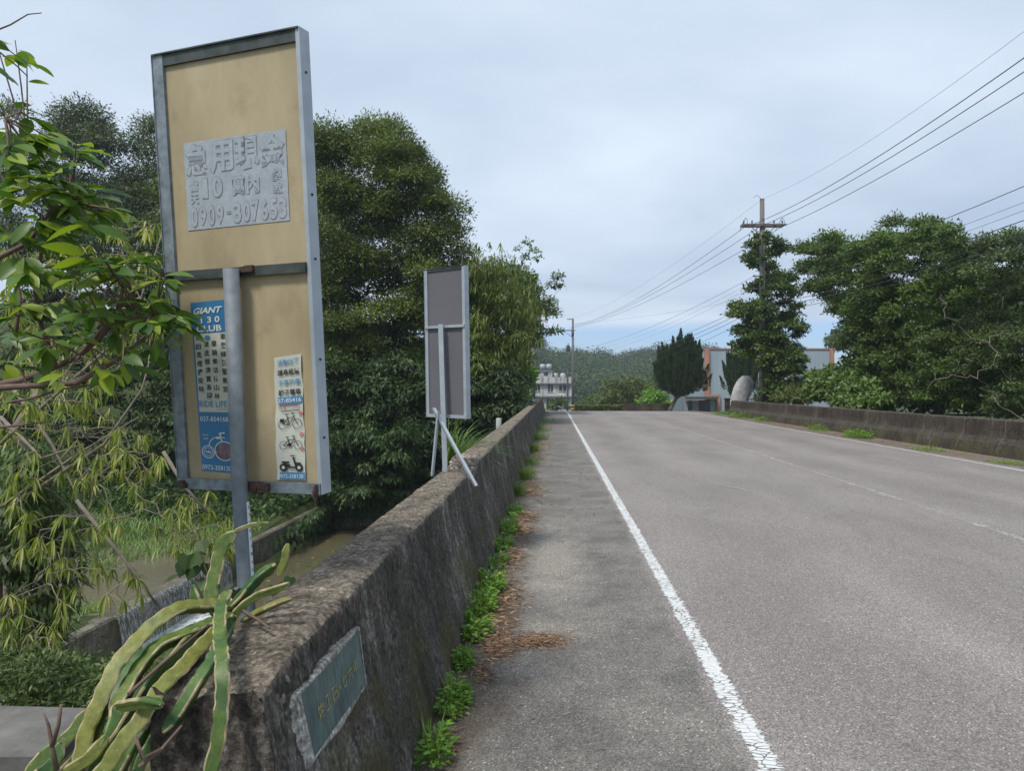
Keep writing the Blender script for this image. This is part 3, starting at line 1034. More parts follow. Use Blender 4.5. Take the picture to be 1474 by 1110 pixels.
le = MB()
for i, ch in enumerate('竣工日'):
    write(le, ch, 0.16 + 0.115 * i, 0.36 - 0.0 * i, 0.09, 0.24, on_plaque, 0.012)
write(le, '-', 0.50, 0.46, 0.035, 0.03, on_plaque, 0.01)
for i, ch in enumerate('七六年'):
    write(le, ch, 0.56 + 0.115 * i, 0.38, 0.09, 0.24, on_plaque, 0.012)
le.build('lettering', M['gold'], slate)


# ------------------------------------------------------------------ near sign
class Board:
    def __init__(s, c, rz, rx, ry, w_, h_):
        s.M = Matrix.Translation(c) @ Matrix.Rotation(rz, 4, 'Z') @ Matrix.Rotation(rx, 4, 'X') @ Matrix.Rotation(ry, 4, 'Y')
        s.w = w_; s.h = h_

    def uv(s, px, py, off=0.0):
        Mi = s.M.inverted()
        o = Mi @ Vector((0, 0, EYE)); p = Mi @ P(px, py, 1.0)
        d = p - o
        t_ = (off - o.y) / d.y
        r = o + d * t_
        return r.x, r.z

    def p(s, x, y, z):
        return s.M @ Vector((x, y, z))


B1 = Board((-1.2743, 2.92, 2.069), -0.3233, 0.0697, -0.0071, 0.7172, 1.7833)
hw, hh = B1.w / 2, B1.h / 2
pole_x = B1.uv(348, 700, -0.06)[0]
pole_top = B1.uv(332, 386, -0.06)[1]
s1 = thing('notice_board', B1.p(pole_x, -.05, -2.0), 'tall nearest sign, back of a faded yellow board in a steel frame with old stickers', 'sign')


def bbox(mb, x0, x1, y0, y1, z0, z1, mi=0, B=B1): mb.box(x0, x1, y0, y1, z0, z1, mi, B.M)


mb = MB(); bbox(mb, -hw + .012, hw - .012, 0.012, 0.018, -hh + .01, hh - .01)
mb.build('board', M['panel'], s1)
# side rails: L-section; flange 45 mm toward the viewer, web along the outer edge
for sx, nm, mt in ((-1, 'side_rail', 'galv'), (1, 'side_rail', 'galv2')):
    mb = MB()
    x_out = sx * hw
    xi = sx * (hw - (.052 if sx < 0 else .018))
    bbox(mb, min(x_out, xi), max(x_out, xi), 0.0, 0.012, -hh, hh, 0)
    bbox(mb, min(x_out, x_out + sx * .003), max(x_out, x_out + sx * .003), -0.004, 0.055, -hh - .002, hh + .002, 0)
    mb.build(nm, M[mt], s1)
# top and middle rails: darker, bottom rail
zm = B1.uv(300, 393, -0.01)[1]
mb = MB()
bbox(mb, -hw + .002, hw - .002, -0.006, 0.055, hh - .003, hh + .003)
bbox(mb, -hw + .052, hw - .018, 0.001, 0.011, hh - .048, hh - .003)
mb.build('top_rail', M['galv_d'], s1)
mb = MB()
bbox(mb, -hw + .008, hw - .018, -0.010, -0.001, zm - .022, zm + .016)
bbox(mb, -hw + .008, hw - .018, -0.001, 0.012, zm + .012, zm + .016)
mb.build('middle_rail', M['galv_d'], s1)
mb = MB()
bbox(mb, -hw + .002, hw - .003, -0.008, -0.001, -hh - .002, -hh + .042)
bbox(mb, -hw + .002, hw - .003, -0.001, 0.055, -hh - .004, -hh)
mb.build('bottom_rail', M['galv'], s1)
# pole
mb = MB()
lowp = B1.p(pole_x, -.045, -2.0)
pts = [P(355, 862, 2.86), B1.p(B1.uv(345, 700, -.045)[0], -.045, -hh), B1.p(B1.uv(332.5, 384, -.045)[0], -.045, pole_top)]
dirv = (pts[0] - pts[1]).normalized()
pts = [pts[0] + dirv * 1.3] + pts
mb.tube(pts, 0.0305, 20)
mb.build('pole', M['galv_p'], s1)
# rusted brackets joining pole and rails
for (bx, bz, wd, hg) in ((pole_x + .035, zm, .055, .03), (pole_x - .02, zm + .004, .02, .018), (pole_x + .045, -hh + .02, .07, .034), (-hw + .03, -hh + .02, .04, .028), (hw - .02, -hh + .012, .012, .05), (-hw + .03, zm, .03, .02)):
    mb = MB()
    vs = []
    for k in range(26):
        pass
    for (ax, az, r_) in [(random.uniform(-1, 1), random.uniform(-1, 1), random.uniform(.35, .8)) for _ in range(7)]:
        bbox(mb, bx + ax * wd * .4 - r_ * wd * .5, bx + ax * wd * .4 + r_ * wd * .5, -0.018 - random.random() * .006, -0.010 - random.random() * .001, bz + az * hg * .3 - r_ * hg * .5, bz + az * hg * .3 + r_ * hg * .5)
    mb.build('rusted_bracket', M['rust'], s1)
# bolts
for z in (hh - .16, hh - .62, zm + .03, zm - .36, -hh + .22):
    mb = MB()
    Mx = B1.M @ Matrix.Translation((hw + .0035, .024, z)) @ Matrix.Rotation(math.pi / 2, 4, 'Y')
    mb.add([Mx @ Vector((.005 * math.cos(a), .005 * math.sin(a), hgt)) for hgt in (0, .004) for a in [k * math.pi / 4 for k in range(8)]], [(k, (k + 1) % 8, 8 + (k + 1) % 8, 8 + k) for k in range(8)] + [tuple(range(8, 16))])
    mb.build('bolt', M['rust'], s1)


def quad_poster(mb, c4, B, off, rows_=12, wav=0.0, mi=0):
    vs = []
    for k in range(rows_ + 1):
        v_ = k / rows_
        for i in range(9):
            u = i / 8
            a = Vector((c4[0][0], 0, c4[0][1])).lerp(Vector((c4[1][0], 0, c4[1][1])), u)
            b = Vector((c4[3][0], 0, c4[3][1])).lerp(Vector((c4[2][0], 0, c4[2][1])), u)
            p = a.lerp(b, v_)
            e = (abs(u - .5) * 2) ** 4
            dx_ = wav * e * noise.noise(Vector((v_ * 9, u * 4, 0))) * .8
            vs.append(B.p(p.x + dx_, off - wav * e * (0.4 + noise.noise(Vector((v_ * 6, u * 3, 5)))), p.z))
    mb.add(vs, [(k * 9 + i, (k + 1) * 9 + i, (k + 1) * 9 + i + 1, k * 9 + i + 1) for k in range(rows_) for i in range(8)], mi, True)


YB = 0.010


def poster(c4px):
    return [B1.uv(px, py, YB) for px, py in c4px]


def posfn(c4, off):
    def fn(u, v_):
        a = Vector(c4[0]).lerp(Vector(c4[1]), u); b = Vector(c4[3]).lerp(Vector(c4[2]), u)
        p = a.lerp(b, 1 - v_)
        return B1.p(p.x, off, p.y)
    return fn


# worn white handbill, upper half
c4 = poster([(264, 206), (411, 185), (417, 317), (271, 332)])
mb = MB(); quad_poster(mb, c4, B1, YB, 12, 0.001)
hb = mb.build('old_handbill', M['paper_l'], s1)
tag(hb, 'worn pale grey handbill with large characters and a phone number')
fn = posfn(c4, YB - .0016); fn2 = posfn(c4, YB - .0020)
mb = MB(); mc = MB()
rows = [(c, .02 + .245 * i, .62, .225, .35) for i, c in enumerate('急用現金')]
rows += [('1', .17, .35, .055, .22), ('0', .27, .345, .10, .23), ('萬', .47, .345, .12, .21), ('內', .61, .345, .12, .21)]
rows += [('當', .045, .44, .085, .12), ('天', .045, .29, .085, .12), ('撥', .86, .45, .09, .13), ('款', .86, .31, .09, .12)]
for ch, x_, z_, w_, h_ in rows:
    eu, ev = (.05, .04) if ch in '10' else (.03, .03)
    write(mb, ch, x_ - eu * w_, z_ - ev * h_, w_ * (1 + 2 * eu), h_ * (1 + 2 * ev), fn, 0.055)
    write(mc, ch, x_, z_, w_, h_, fn2, 0.025)
for i, ch in enumerate('0909-307653'):
    x_ = .035 + .087 * i
    if ch == '-':
        write(mb, ch, x_ + .015, .14, .045, .035, fn, .03); continue
    write(mb, ch, x_ + .006 - .0033, .035 - .009, .066 + .0066, .225 + .018, fn, 0.06)
    write(mc, ch, x_ + .006, .035, .066, .225, fn2, 0.03)
mb.build('letter_outline', M['paper_d'], hb)
mc.build('lettering', M['paper_l'], hb)

# blue club sticker, left of the pole
c4 = poster([(274, 436), (326, 431), (339, 682), (291, 678)])
mb = MB(); quad_poster(mb, c4, B1, YB, 12, 0.0006)
st = mb.build('blue_sticker', M['blue'], s1); tag(st, 'tall blue sticker with a cream middle full of characters')
fn = posfn(c4, YB - .0022); fn2 = posfn(c4, YB - .0040)
mb = MB(); mb.add([fn(.055, .815), fn(1.0, .815), fn(1.0, .355), fn(.055, .355)], [(3, 2, 1, 0)])
mb.build('cream_field', M['cream_v'], st)
mb = MB()
write(mb, 'GIANT', .08, .93, .80, .036, fn, .03, 0, .3)
write(mb, '1 3 0', .27, .875, .52, .036, fn, .02)
write(mb, 'CLUB', .13, .825, .70, .036, fn, .02)
mb.cut()
write(mb, '037-854168', .06, .30, .82, .028, fn, .008)
mb.cut()
write(mb, '0972-358130', .03, .012, .87, .028, fn, .008)
write(mb, 'since', .1, .215, .17, .010, fn, 0); write(mb, '1972', .12, .19, .14, .012, fn, 0)


def ring2(mb, cx_, cz_, rx_, rz_, th, fn_, a0=0, a1=2 * math.pi, n_=28, mi=0):
    vs = []
    for i in range(n_ + 1):
        a = a0 + (a1 - a0) * i / n_
        for k in (1, 1 - th): vs.append(fn_(cx_ + rx_ * k * math.cos(a), cz_ + rz_ * k * math.sin(a)))
    mb.add(vs, [(2 * i, 2 * i + 1, 2 * i + 3, 2 * i + 2) for i in range(n_)], mi)


def disc2(mb, cx_, cz_, rx_, rz_, fn_, mi=0, n_=20):
    mb.add([fn_(cx_ + rx_ * math.cos(2 * math.pi * i / n_), cz_ + rz_ * math.sin(2 * math.pi * i / n_)) for i in range(n_)], [tuple(range(n_))], mi)


def bar2(mb, x0, z0, x1, z1, wx, wz, fn_, mi=0):
    dx_, dz_ = x1 - x0, z1 - z0
    asp = 4.6
    L_ = math.hypot(dx_, dz_ * asp) or 1
    nx_, nz_ = -dz_ * asp / L_, dx_ / L_
    mb.add([fn_(x0 + nx_ * wx, z0 + nz_ * wz), fn_(x0 - nx_ * wx, z0 - nz_ * wz), fn_(x1 - nx_ * wx, z1 - nz_ * wz), fn_(x1 + nx_ * wx, z1 + nz_ * wz)], [(0, 1, 2, 3)], mi)


ring2(mb, .24, .118, .19, .039, .13, fn); ring2(mb, .24, .118, .13, .026, .12, fn)
ring2(mb, .72, .128, .29, .058, .09, fn)
ring2(mb, .60, .150, .34, .062, .07, fn, math.radians(60), math.radians(175))
bar2(mb, .66, .185, .62, .225, .02, .004, fn); bar2(mb, .50, .202, .66, .205, .03, .005, fn); bar2(mb, .58, .228, .76, .236, .02, .004, fn)
bar2(mb, .40, .118, .50, .12, .02, .004, fn)
for sgn in (1, -1):
    ring2(mb, .24 - .03 * sgn, .118 + .008 * sgn, .06, .010, .5, fn, math.radians(180 if sgn > 0 else 0), math.radians(360 if sgn > 0 else 180), 10)
mb.build_parts('white_lettering', M['white'], st)
mb = MB(); disc2(mb, .72, .125, .245, .048, fn); mb.build('wheel_picture', M['pink'], st)
mb = MB()
colsx = [.80, .545, .33, .10]   # right to left as written
cols = {.80: (.775, '車登峰頂聖衡宮'), .545: (.735, '單騎樂活依山林'), .33: (.735, '來此慈濟賞茶園'), .10: (.775, '來自苑裡捷安特')}
for cx_, (z_, txt) in cols.items():
    for i, ch in enumerate(txt):
        write(mb, ch, cx_ - .01, z_ - i * .0505, .145, .035, fn2, .012)
mb.build('black_lettering', M['black'], st)
mb = MB(); write(mb, 'RIDE LIFE', .08, .385, .80, .036, fn2, .006); write(mb, 'RIDE GIANT', .60, .368, .30, .008, fn2, .0)
mb.cut()
disc2(mb, .43, .790, .075, .015, fn2)
mb.build_parts('blue_lettering', M['ltblue'], st)

# torn bicycle rental sticker, right
c4 = poster([(395, 515), (434, 509), (441, 692), (399, 691)])
mb = MB(); quad_poster(mb, c4, B1, YB, 20, 0.006)
st2 = mb.build('torn_sticker', M['cream_v'], s1); tag(st2, 'torn narrow sticker with pictures of two bicycles and a scooter')
fn = posfn(c4, YB - .0050); fn2 = posfn(c4, YB - .0066)
mb = MB()
for z_ in (.615, .008):
    mb.add([fn(.13, z_), fn(.99, z_), fn(.99, z_ + .058), fn(.13, z_ + .058)], [(0, 1, 2, 3)]); mb.cut()
write(mb, '活動比賽', .13, .925, .80, .050, fn, .012); mb.cut()
write(mb, '子車拖車', .14, .765, .80, .048, fn, .012)
mb.build_parts('blue_print', M['ltblue'], st2)
mb = MB(); write(mb, '37-85416', .14, .628, .82, .034, fn2, .012); mb.cut(); write(mb, '0972-358130', .08, .018, .86, .032, fn2, .012)
mb.build_parts('white_lettering', M['white'], st2)
mb = MB()
write(mb, '環島租賃', .13, .845, .80, .050, fn, .02); mb.cut()
write(mb, '親子電車', .15, .685, .80, .048, fn, .02); mb.cut()
mb.add([fn(.22, .556), fn(.9, .560), fn(.9, .566), fn(.22, .562)], [(0, 1, 2, 3)])
# two bicycles and a scooter
for (zc_, sc_) in ((.455, 1.0), (.285, .85)):
    mb.cut()
    for (wx, kk) in ((.28, 1), (.78, 1)):
        ring2(mb, wx, zc_, .17 * sc_, .041 * sc_, .10, fn)
        bar2(mb, wx, zc_, wx + .02, zc_ + .004, .03, .006, fn)
    for (a, b, c, d) in ((.28, 0, .45, .045), (.45, .045, .66, .055), (.66, .055, .50, -.008), (.50, -.008, .28, 0), (.45, .045, .50, -.008), (.62, .085, .78, 0), (.42, .075, .50, -.008), (.36, .078, .48, .078), (.58, .088, .70, .082)):
        bar2(mb, a, zc_ + b * sc_, c, zc_ + d * sc_, .012, .0028, fn)
    bar2(mb, .18, zc_ + .03, .32, zc_ + .03, .06, .014, fn) if sc_ == 1 else bar2(mb, .44, zc_ + .01, .56, zc_ + .0, .06, .012, fn)
mb.cut()
for wx, r_ in ((.26, .14), (.80, .13)):
    disc2(mb, wx, .105, r_, .032, fn)
bar2(mb, .26, .135, .48, .115, .05, .011, fn); bar2(mb, .20, .148, .46, .146, .04, .008, fn); bar2(mb, .45, .108, .72, .104, .03, .007, fn)
bar2(mb, .70, .105, .60, .19, .03, .007, fn); bar2(mb, .50, .20, .66, .20, .02, .004, fn); bar2(mb, .66, .14, .86, .138, .03, .007, fn)
mb.build_parts('black_print', M['black'], st2)
mb = MB(); write(mb, '出租', .14, .580, .28, .028, fn, .006); write(mb, '自行車電動車', .46, .583, .44, .018, fn, .0)
for z_ in (.535, .37, .255): mb.cut(); ring2(mb, .92, z_, .07, .016, .5, fn)
mb.build_parts('red_print', M['red'], st2)
mb = MB()
for wx in (.26, .80): disc2(mb, wx, .105, .06, .014, fn2); mb.cut()
mb.build_parts('wheel_hub', M['cream_v'], st2)
# narrow sticker wrapped on the lower pole
mb = MB(); a0 = P(356.5, 728, 2.83); a1 = P(361, 836, 2.80)
vs = []
ax = (a1 - a0).normalized()
cen0 = pts[2] + (pts[1] - pts[2]) * ((pts[2].z - a0.z) / (pts[2].z - pts[1].z)); cen1 = pts[2] + (pts[1] - pts[2]) * ((pts[2].z - a1.z) / (pts[2].z - pts[1].z))
for k in range(2):
    for i in range(7):
        a = math.radians(-26 + 7.5 * i)
        c = (cen0, cen1)[k]
        vs.append(c + Vector((math.cos(a), math.sin(a), 0)) * 0.0325)
mb.add(vs, [(i, i + 1, 7 + i + 1, 7 + i) for i in range(6)])
ps = mb.build('pole_sticker', M['white'], s1)
mb = MB()


def onpole(u, v_):
    c = cen0.lerp(cen1, 1 - v_); a = math.radians(-25 + 42 * u)
    return c + Vector((math.cos(a), math.sin(a), 0)) * 0.0338


for k in range(9):
    write(mb, '037854168'[k], .2, .90 - .105 * k, .5, .045, onpole, .0, k % 2)
o = mb.build('lettering', [M['ltblue'], M['red']], ps)

# ------------------------------------------------------------------ second sign
B2 = Board((-0.9906, 6.65, 2.006), -0.6434, 0.034, 0.0115, 0.5119, 1.3653)
hw, hh = B2.w / 2, B2.h / 2
s2 = thing('notice_board', P(641, 676, 6.62), 'smaller grey-backed sign on a braced pole standing on the parapet beyond the yellow one', 'sign')
mb = MB(); bbox(mb, -hw + .01, hw - .01, 0.012, 0.018, -hh + .01, hh - .01, 0, B2); mb.build('board', M['grey_panel'], s2)
for sx in (-1, 1):
    mb = MB(); x_out = sx * hw; xi = sx * (hw - .034)
    bbox(mb, min(x_out, xi), max(x_out, xi), 0.0, 0.011, -hh, hh, 0, B2)
    bbox(mb, min(x_out, x_out + sx * .003), max(x_out, x_out + sx * .003), -0.004, 0.050, -hh - .002, hh + .002, 0, B2)
    mb.build('side_rail', M['galv2'], s2)
mb = MB(); bbox(mb, -hw, hw, -0.004, 0.050, hh - .001, hh + .006, 0, B2); bbox(mb, -hw + .035, hw - .035, .001, .010, hh - .02, hh - .002, 0, B2); mb.build('top_rail', M['galv_d'], s2)
zm2 = B2.uv(640, 470, -.01)[1]
mb = MB(); bbox(mb, -hw + .005, hw - .005, -0.012, -0.001, zm2 - .012, zm2 + .012, 0, B2); mb.build('middle_rail', M['galv2'], s2)
mb = MB(); bbox(mb, -hw + .002, hw - .002, -0.008, -0.001, -hh, -hh + .03, 0, B2); mb.build('bottom_rail', M['galv2'], s2)
mb = MB()
t0 = B2.p(B2.uv(634.5, 467, -.05)[0], -.05, B2.uv(634.5, 467, -.05)[1])
b0 = P(641, 683, 6.60)
mb.tube([b0, t0], 0.030, 4, smooth=False); mb.build('pole', M['galv2'], s2)
for (p0, p1) in ((P(624, 588, 6.42), P(685, 700, 6.20)), (P(632, 592, 6.36), P(623, 686, 6.35))):
    mb = MB()
    d = (p1 - p0); ln = d.length; rot = d.to_track_quat('Z', 'Y').to_matrix().to_4x4()
    Mx = Matrix.Translation(p0) @ rot @ Matrix.Rotation(.5, 4, 'Z')
    mb.box(-.019, .019, 0, .003, 0, ln, 0, Mx); mb.box(-.019, -.016, .003, .03, 0, ln, 0, Mx)
    mb.build('brace', M['galv2'], s2)

# ------------------------------------------------------------------ right parapet
rq = list(np.arange(5, 43.4, 0.3))
rp = [(10.22, -0.03), (10.25, .1), (10.33, .28), (10.44, .42), (10.47, .6), (10.48, .78), (10.50, .83), (10.56, .845), (10.68, .845), (10.72, .80), (10.74, 0), (10.74, -.9)]
rw = thing('parapet_wall', (10.5, 41, 0), 'dark stained concrete parapet along the right side of the bridge with pale vertical joints', 'wall')
mb = MB(); vs = []
for y in rq:
    for x, z in rp:
        vs.append((x + .012 * noise.noise(Vector((y * 2, z * 4, 0))), y, z + .012 * noise.noise(Vector((y * 3, x * 4, 3)))))
n_ = len(rp)
mb.add(vs, [(j * n_ + i, j * n_ + i + 1, (j + 1) * n_ + i + 1, (j + 1) * n_ + i) for j in range(len(rq) - 1) for i in range(n_ - 1)], 0, True)
mb.add(vs[-n_:], [tuple(range(n_))[::-1]])
mb.build('concrete_body', M['wall_r'], rw)
for y in (11, 13.6, 15.4, 16.9, 18.6, 20.6, 23.2, 26.5, 29, 33, 37):
    mb = MB(); vs = []
    for k, (x, z) in enumerate(rp[1:9]):
        wob = .02 * noise.noise(Vector((z * 7, y, 1)))
        vs += [(x - .006 + .012 * noise.noise(Vector((y * 2, z * 4, 0))), y + wob - .012, z + .006), (x - .006 + .012 * noise.noise(Vector((y * 2, z * 4, 0))), y + wob + .016, z + .006)]
    mb.add(vs, [(2 * i, 2 * i + 1, 2 * i + 3, 2 * i + 2) for i in range(7)])
    mb.build('joint', M['dead'], rw)

# ------------------------------------------------------------------ poles and cables
pz = zroad(40) - .3


def insul(mb, p, r=.06, h=.22):
    mb.lathe(p, [(r * .4, 0), (r * .4, h * .2), (r, h * .3), (r * .5, h * .45), (r, h * .55), (r * .5, h * .75), (r * .7, h * .85), (0.001, h)], 8)


PX1 = 11.43
pole1 = thing('utility_pole', (PX1, 40, -1.2), 'tall utility pole with a double crossarm rising out of the vine-covered tree on the right', 'utility pole')
mb = MB(); mb.tube([(PX1, 40, -1.6), (PX1, 40, 4), (PX1, 40, 11.95)], [.19, .165, .125], 14); mb.build('pole_shaft', M['pole'], pole1)
for dyy in (-.17, .17):
    mb = MB(); mb.box(PX1 - 1.15, PX1 + 1.15, 40 + dyy - .05, 40 + dyy + .05, 10.42, 10.56); mb.build('crossarm', M['pole'], pole1)
mb = MB()
for s_ in (-1, 1): mb.tube([(PX1 + .75 * s_, 39.8, 10.45), (PX1, 39.8, 9.8)], .02, 5)
mb.build('arm_brace', M['dark'], pole1)
for x in (-1.05, -.6, .6, 1.05):
    mb = MB(); insul(mb, (PX1 + x, 40 - .17, 10.56), .06, .2); mb.build('insulator', M['ceramic'], pole1)
    mb = MB(); mb.tube([(PX1 + x, 39.85, 10.5), (PX1 + x, 39.2, 10.38)], .05, 7); mb.build('insulator', M['ceramic'], pole1)
mb = MB()
for x in (-1.0, -.1, 1.0):
    a = Vector((PX1 + x, 39.2, 10.38)); b = Vector((PX1 + x, 40.9, 10.38))
    mb.tube([a, a.lerp(b, .2) + Vector((.05, 0, .35)), a.lerp(b, .5) + Vector((0.12, 0, .55)), a.lerp(b, .8) + Vector((.05, 0, .3)), b], .014, 5); mb.cut()
mb.tube([(PX1 - .05, 39.9, 11.9), (PX1 - .3, 39.9, 12.15), (PX1 - .5, 39.9, 12.0)], .012, 4)
mb.build_parts('jumper', M['cable'], pole1)
mb = MB()
for z in (7.7, 7.35, 7.0):
    mb.box(PX1 - .55, PX1 + .05, 39.8, 39.86, z - .03, z + .03); insul(mb, (PX1 - .5, 39.8, z - .08), .05, .16)
mb.build('bracket', M['ceramic'], pole1)

P2X, P2Y = 2.5, 95.0
pole2 = thing('utility_pole', (P2X, P2Y, zroad(P2Y)), 'slim utility pole with yellow and black foot bands beside the far edge line', 'utility pole')
mb = MB(); mb.tube([(P2X, P2Y, zroad(P2Y) - .3), (P2X - .0, P2Y, 10.6)], [.20, .13], 12); mb.build('pole_shaft', M['pole'], pole2)
mb = MB(); mb.box(P2X - .75, P2X + .1, P2Y - .05, P2Y + .05, 10.45, 10.55); mb.build('top_bracket', M['pole'], pole2)
mb = MB(); mb.box(P2X - 2.1, P2X + .3, P2Y - .17, P2Y - .1, 8.98, 9.1); mb.tube([(P2X - 1.2, P2Y - .15, 9.0), (P2X, P2Y - .15, 8.1)], .03, 5); mb.build('crossarm', M['pole'], pole2)
mb = MB(); mb.lathe((P2X - .62, P2Y - .1, 6.3), [(.001, 0), (.22, .02), (.24, .1), (.24, .72), (.2, .8), (.001, .82)], 12); mb.tube([(P2X - .62, P2Y - .1, 7.1), (P2X - .62, P2Y - .1, 7.4)], .05, 6); mb.build('transformer', M['dark'], pole2)
mb = MB(); mb.lathe((P2X - .02, P2Y, 8.3), [(.001, 0), (.17, .0), (.17, .9), (.001, .9)], 10); mb.build('collar', M['pole'], pole2)
for k in range(9):
    zb = zroad(P2Y) + .1 + k * .22
    mb = MB(); mb.lathe((P2X, P2Y, zb), [(.235, 0), (.235, .2)], 12); mb.build('warning_band', M['yellow' if k % 2 else 'dark'], pole2)

pole3 = thing('utility_pole', (-1.52, 54, -.6), 'brown utility pole half hidden at the right edge of the left trees', 'utility pole')
mb = MB(); mb.tube([(-1.55, 54, -1), (-1.50, 54, 5.4)], [.2, .16], 12); mb.build('pole_shaft', M['pole'], pole3)
mb = MB(); mb.lathe((-1.1, 53.8, 4.55), [(.001, 0), (.2, .04), (.22, .3), (.2, .5), (.001, .55)], 10); mb.tube([(-1.5, 54, 4.8), (-1.1, 53.8, 4.8)], .04, 5); mb.build('lamp_head', M['dark'], pole3)
pole4 = thing('utility_pole', (2.24, 118, -3), 'dark pole standing in front of the white house', 'utility pole')
mb = MB(); mb.tube([(2.24, 118, -3.4), (2.26, 118, 4.4)], [.17, .14], 10); mb.build('pole_shaft', M['galv_d'], pole4)
mb = MB()
for k in range(8): mb.box(2.24 - .26, 2.24 + .26, 117.8, 117.84, 1.3 + k * .35, 1.36 + k * .35); mb.cut()
mb.build_parts('step_rung', M['galv_d'], pole4)


def cable(pts3, r, label, grp='cables strung between the utility poles'):
    """pts3: list of spans [(a, b, sag)]"""
    mb_ = MB()
    for a, b, sag in pts3:
        q_ = []
        for i in range(25):
            s_ = i / 24
            p = Vector(a).lerp(Vector(b), s_); p.z -= 4 * sag * s_ * (1 - s_)
            q_.append(p)
        mb_.tube(q_, r, 5, cap=False)
    return tag(mb_.build('overhead_cable', M['cable']), label, 'power line', grp)


def near_span(xp, zp, edge_py):
    """span from the first pole back past the camera, passing the picture edge at edge_py"""
    Ye = xp * F / (1474 - CX)
    ze = EYE - (edge_py - CY) / F * Ye
    yb = -6.0
    s_ = (40 - Ye) / (40 - yb)
    sag = max(0.05, (zp - ze) / (4 * s_ * (1 - s_)))
    return ((xp, 40, zp), (xp, yb, zp), sag)


tops = [(PX1 - 1.0, 10.38, 83, 'upper left of the three thick conductors at the top of the picture'), (PX1 - .1, 10.45, 103, 'middle one of the three thick conductors at the top right'), (PX1 + 1.0, 10.38, 133, 'lower right of the three thick conductors above the trees')]
for i, (x, z, ey, lb) in enumerate(tops):
    cable([near_span(x, z, ey), ((x, 40, z), (P2X + .2 - .35 * i, P2Y, 9.75 - .22 * i), 0.9)], 0.013, 'thick black cable, ' + lb)
cable([near_span(PX1, 11.95, 45), ((PX1, 40, 11.95), (P2X - .6, P2Y, 10.5), 1.0)], 0.005, 'hair-thin ground wire running highest of all over the pole tops', )
lows = [(7.7, 268, 6.6, .010, 'uppermost of the lower bundle at the right edge'), (7.45, 291, 6.3, .005, 'thin one just under the uppermost of the lower bundle'), (7.25, 303, 6.0, .005, 'thin one second under the uppermost of the lower bundle'),
        (6.3, 317, 5.6, .011, 'first of the thick dark lower ones crossing the right trees'), (6.1, 337, 5.2, .013, 'second of the thick dark lower ones crossing the right trees'), (5.9, 347, 4.9, .013, 'third of the thick dark lower ones, close under the second'), (5.6, 357, 4.3, .010, 'lowest of all, brushing the right trees')]
for i, (z, ey, z2, r, lb) in enumerate(lows):
    x = PX1 - .45 + .03 * i
    cable([near_span(x, z, ey), ((x, 40, z), (P2X + .1, P2Y, z2), 0.8 + .12 * i)], r, 'black cable, ' + lb)
cable([((P2X - .3, P2Y, 6.2), (-1.5, 54, 4.9), .5)], .012, 'short cable sloping from the far slim pole down left to the half hidden pole')
cable([((P2X - .3, P2Y, 6.9), (-1.5, 54, 5.3), .5)], .012, 'upper short cable sloping from the far slim pole left to the half hidden pole')
cable([((P2X - 1.9, P2Y, 9.1), (-60, 130, 9.6), 1.0)], .012, 'faint cable leaving the far pole crossarm to the left behind the trees')
cable([((P2X, P2Y, 9.9), (40, 96, 17), 1.0)], .008, 'faint cable running from the far pole to the upper right behind the tall one')

# ------------------------------------------------------------------ buildings
def m_render(name, c, streaky=.5):
    m = mat(name); t = NT(m)
    a = t.noise(t.coords((2.2, 2.2, .25), obj=False), 1.0, 6, .65)
    b = t.noise(t.coords(obj=False), .6, 5, .6)
    col = t.mix(1.0, c, t.ramp(a, [(.32, 1 - streaky), (.55, 1.0)]), 'MULTIPLY')
    col = t.mix(1.0, col, t.ramp(b, [(.3, .8), (.6, 1.05)]), 'MULTIPLY')
    t.fin(t.bsdf(col, .85))
    return m


def m_clad():
    m = mat('ribbed blue grey cladding'); t = NT(m)
    wv = t.n('ShaderNodeTexWave', wave_type='BANDS', bands_direction='X', wave_profile='SAW')
    wv.inputs['Scale'].default_value = .75
    t.l(t.coords(obj=False), wv.inputs['Vector'])
    a = t.noise(t.coords((1, 1, .2), obj=False), 1.0, 5, .6)
    col = t.mix(1.0, (.25, .31, .35), t.ramp(wv.outputs['Fac'], [(0, .72), (.12, 1.0), (1, 1.05)]), 'MULTIPLY')
    col = t.mix(1.0, col, t.ramp(a, [(.3, .88), (.7, 1.1)]), 'MULTIPLY')
    t.fin(t.bsdf(col, .6, wv.outputs['Fac'], .3, .03))
    return m


M['clad'] = m_clad()
M['orange'] = m_render('salmon trim', (.38, .19, .135), .3)
M['house_w'] = m_render('stained white render', (.50, .50, .49), .62)
M['house_g'] = m_render('grey render', (.30, .31, .33), .3)
M['glass'] = simple('dark window glass', (.035, .045, .06), .15, var=.2)
M['tank'] = simple('steel tank', (.36, .38, .40), .6, .3, var=.1)
M['brickr'] = simple('dark red shopfront', (.12, .03, .03), .6, var=.4)

bw = thing('hall', (21, 76, -1.5), 'blue-grey ribbed hall with salmon trim behind the two junipers', 'building')
x0, x1 = (985 - CX) / F * 75, (1200 - CX) / F * 75
zt = EYE + (558 - 503) / F * 75
mb = MB(); mb.box(x0, x1, 75, 92, -2.5, zt)
mb.build('wall', M['clad'], bw)
mb = MB(); mb.box(x0 - .1, x1 + .15, 74.9, 92, zt, zt + .12); mb.build('parapet_trim', M['orange'], bw)


def X75(px): return (px - CX) / F * 75


def Z75(py): return EYE - (py - CY) / F * 75


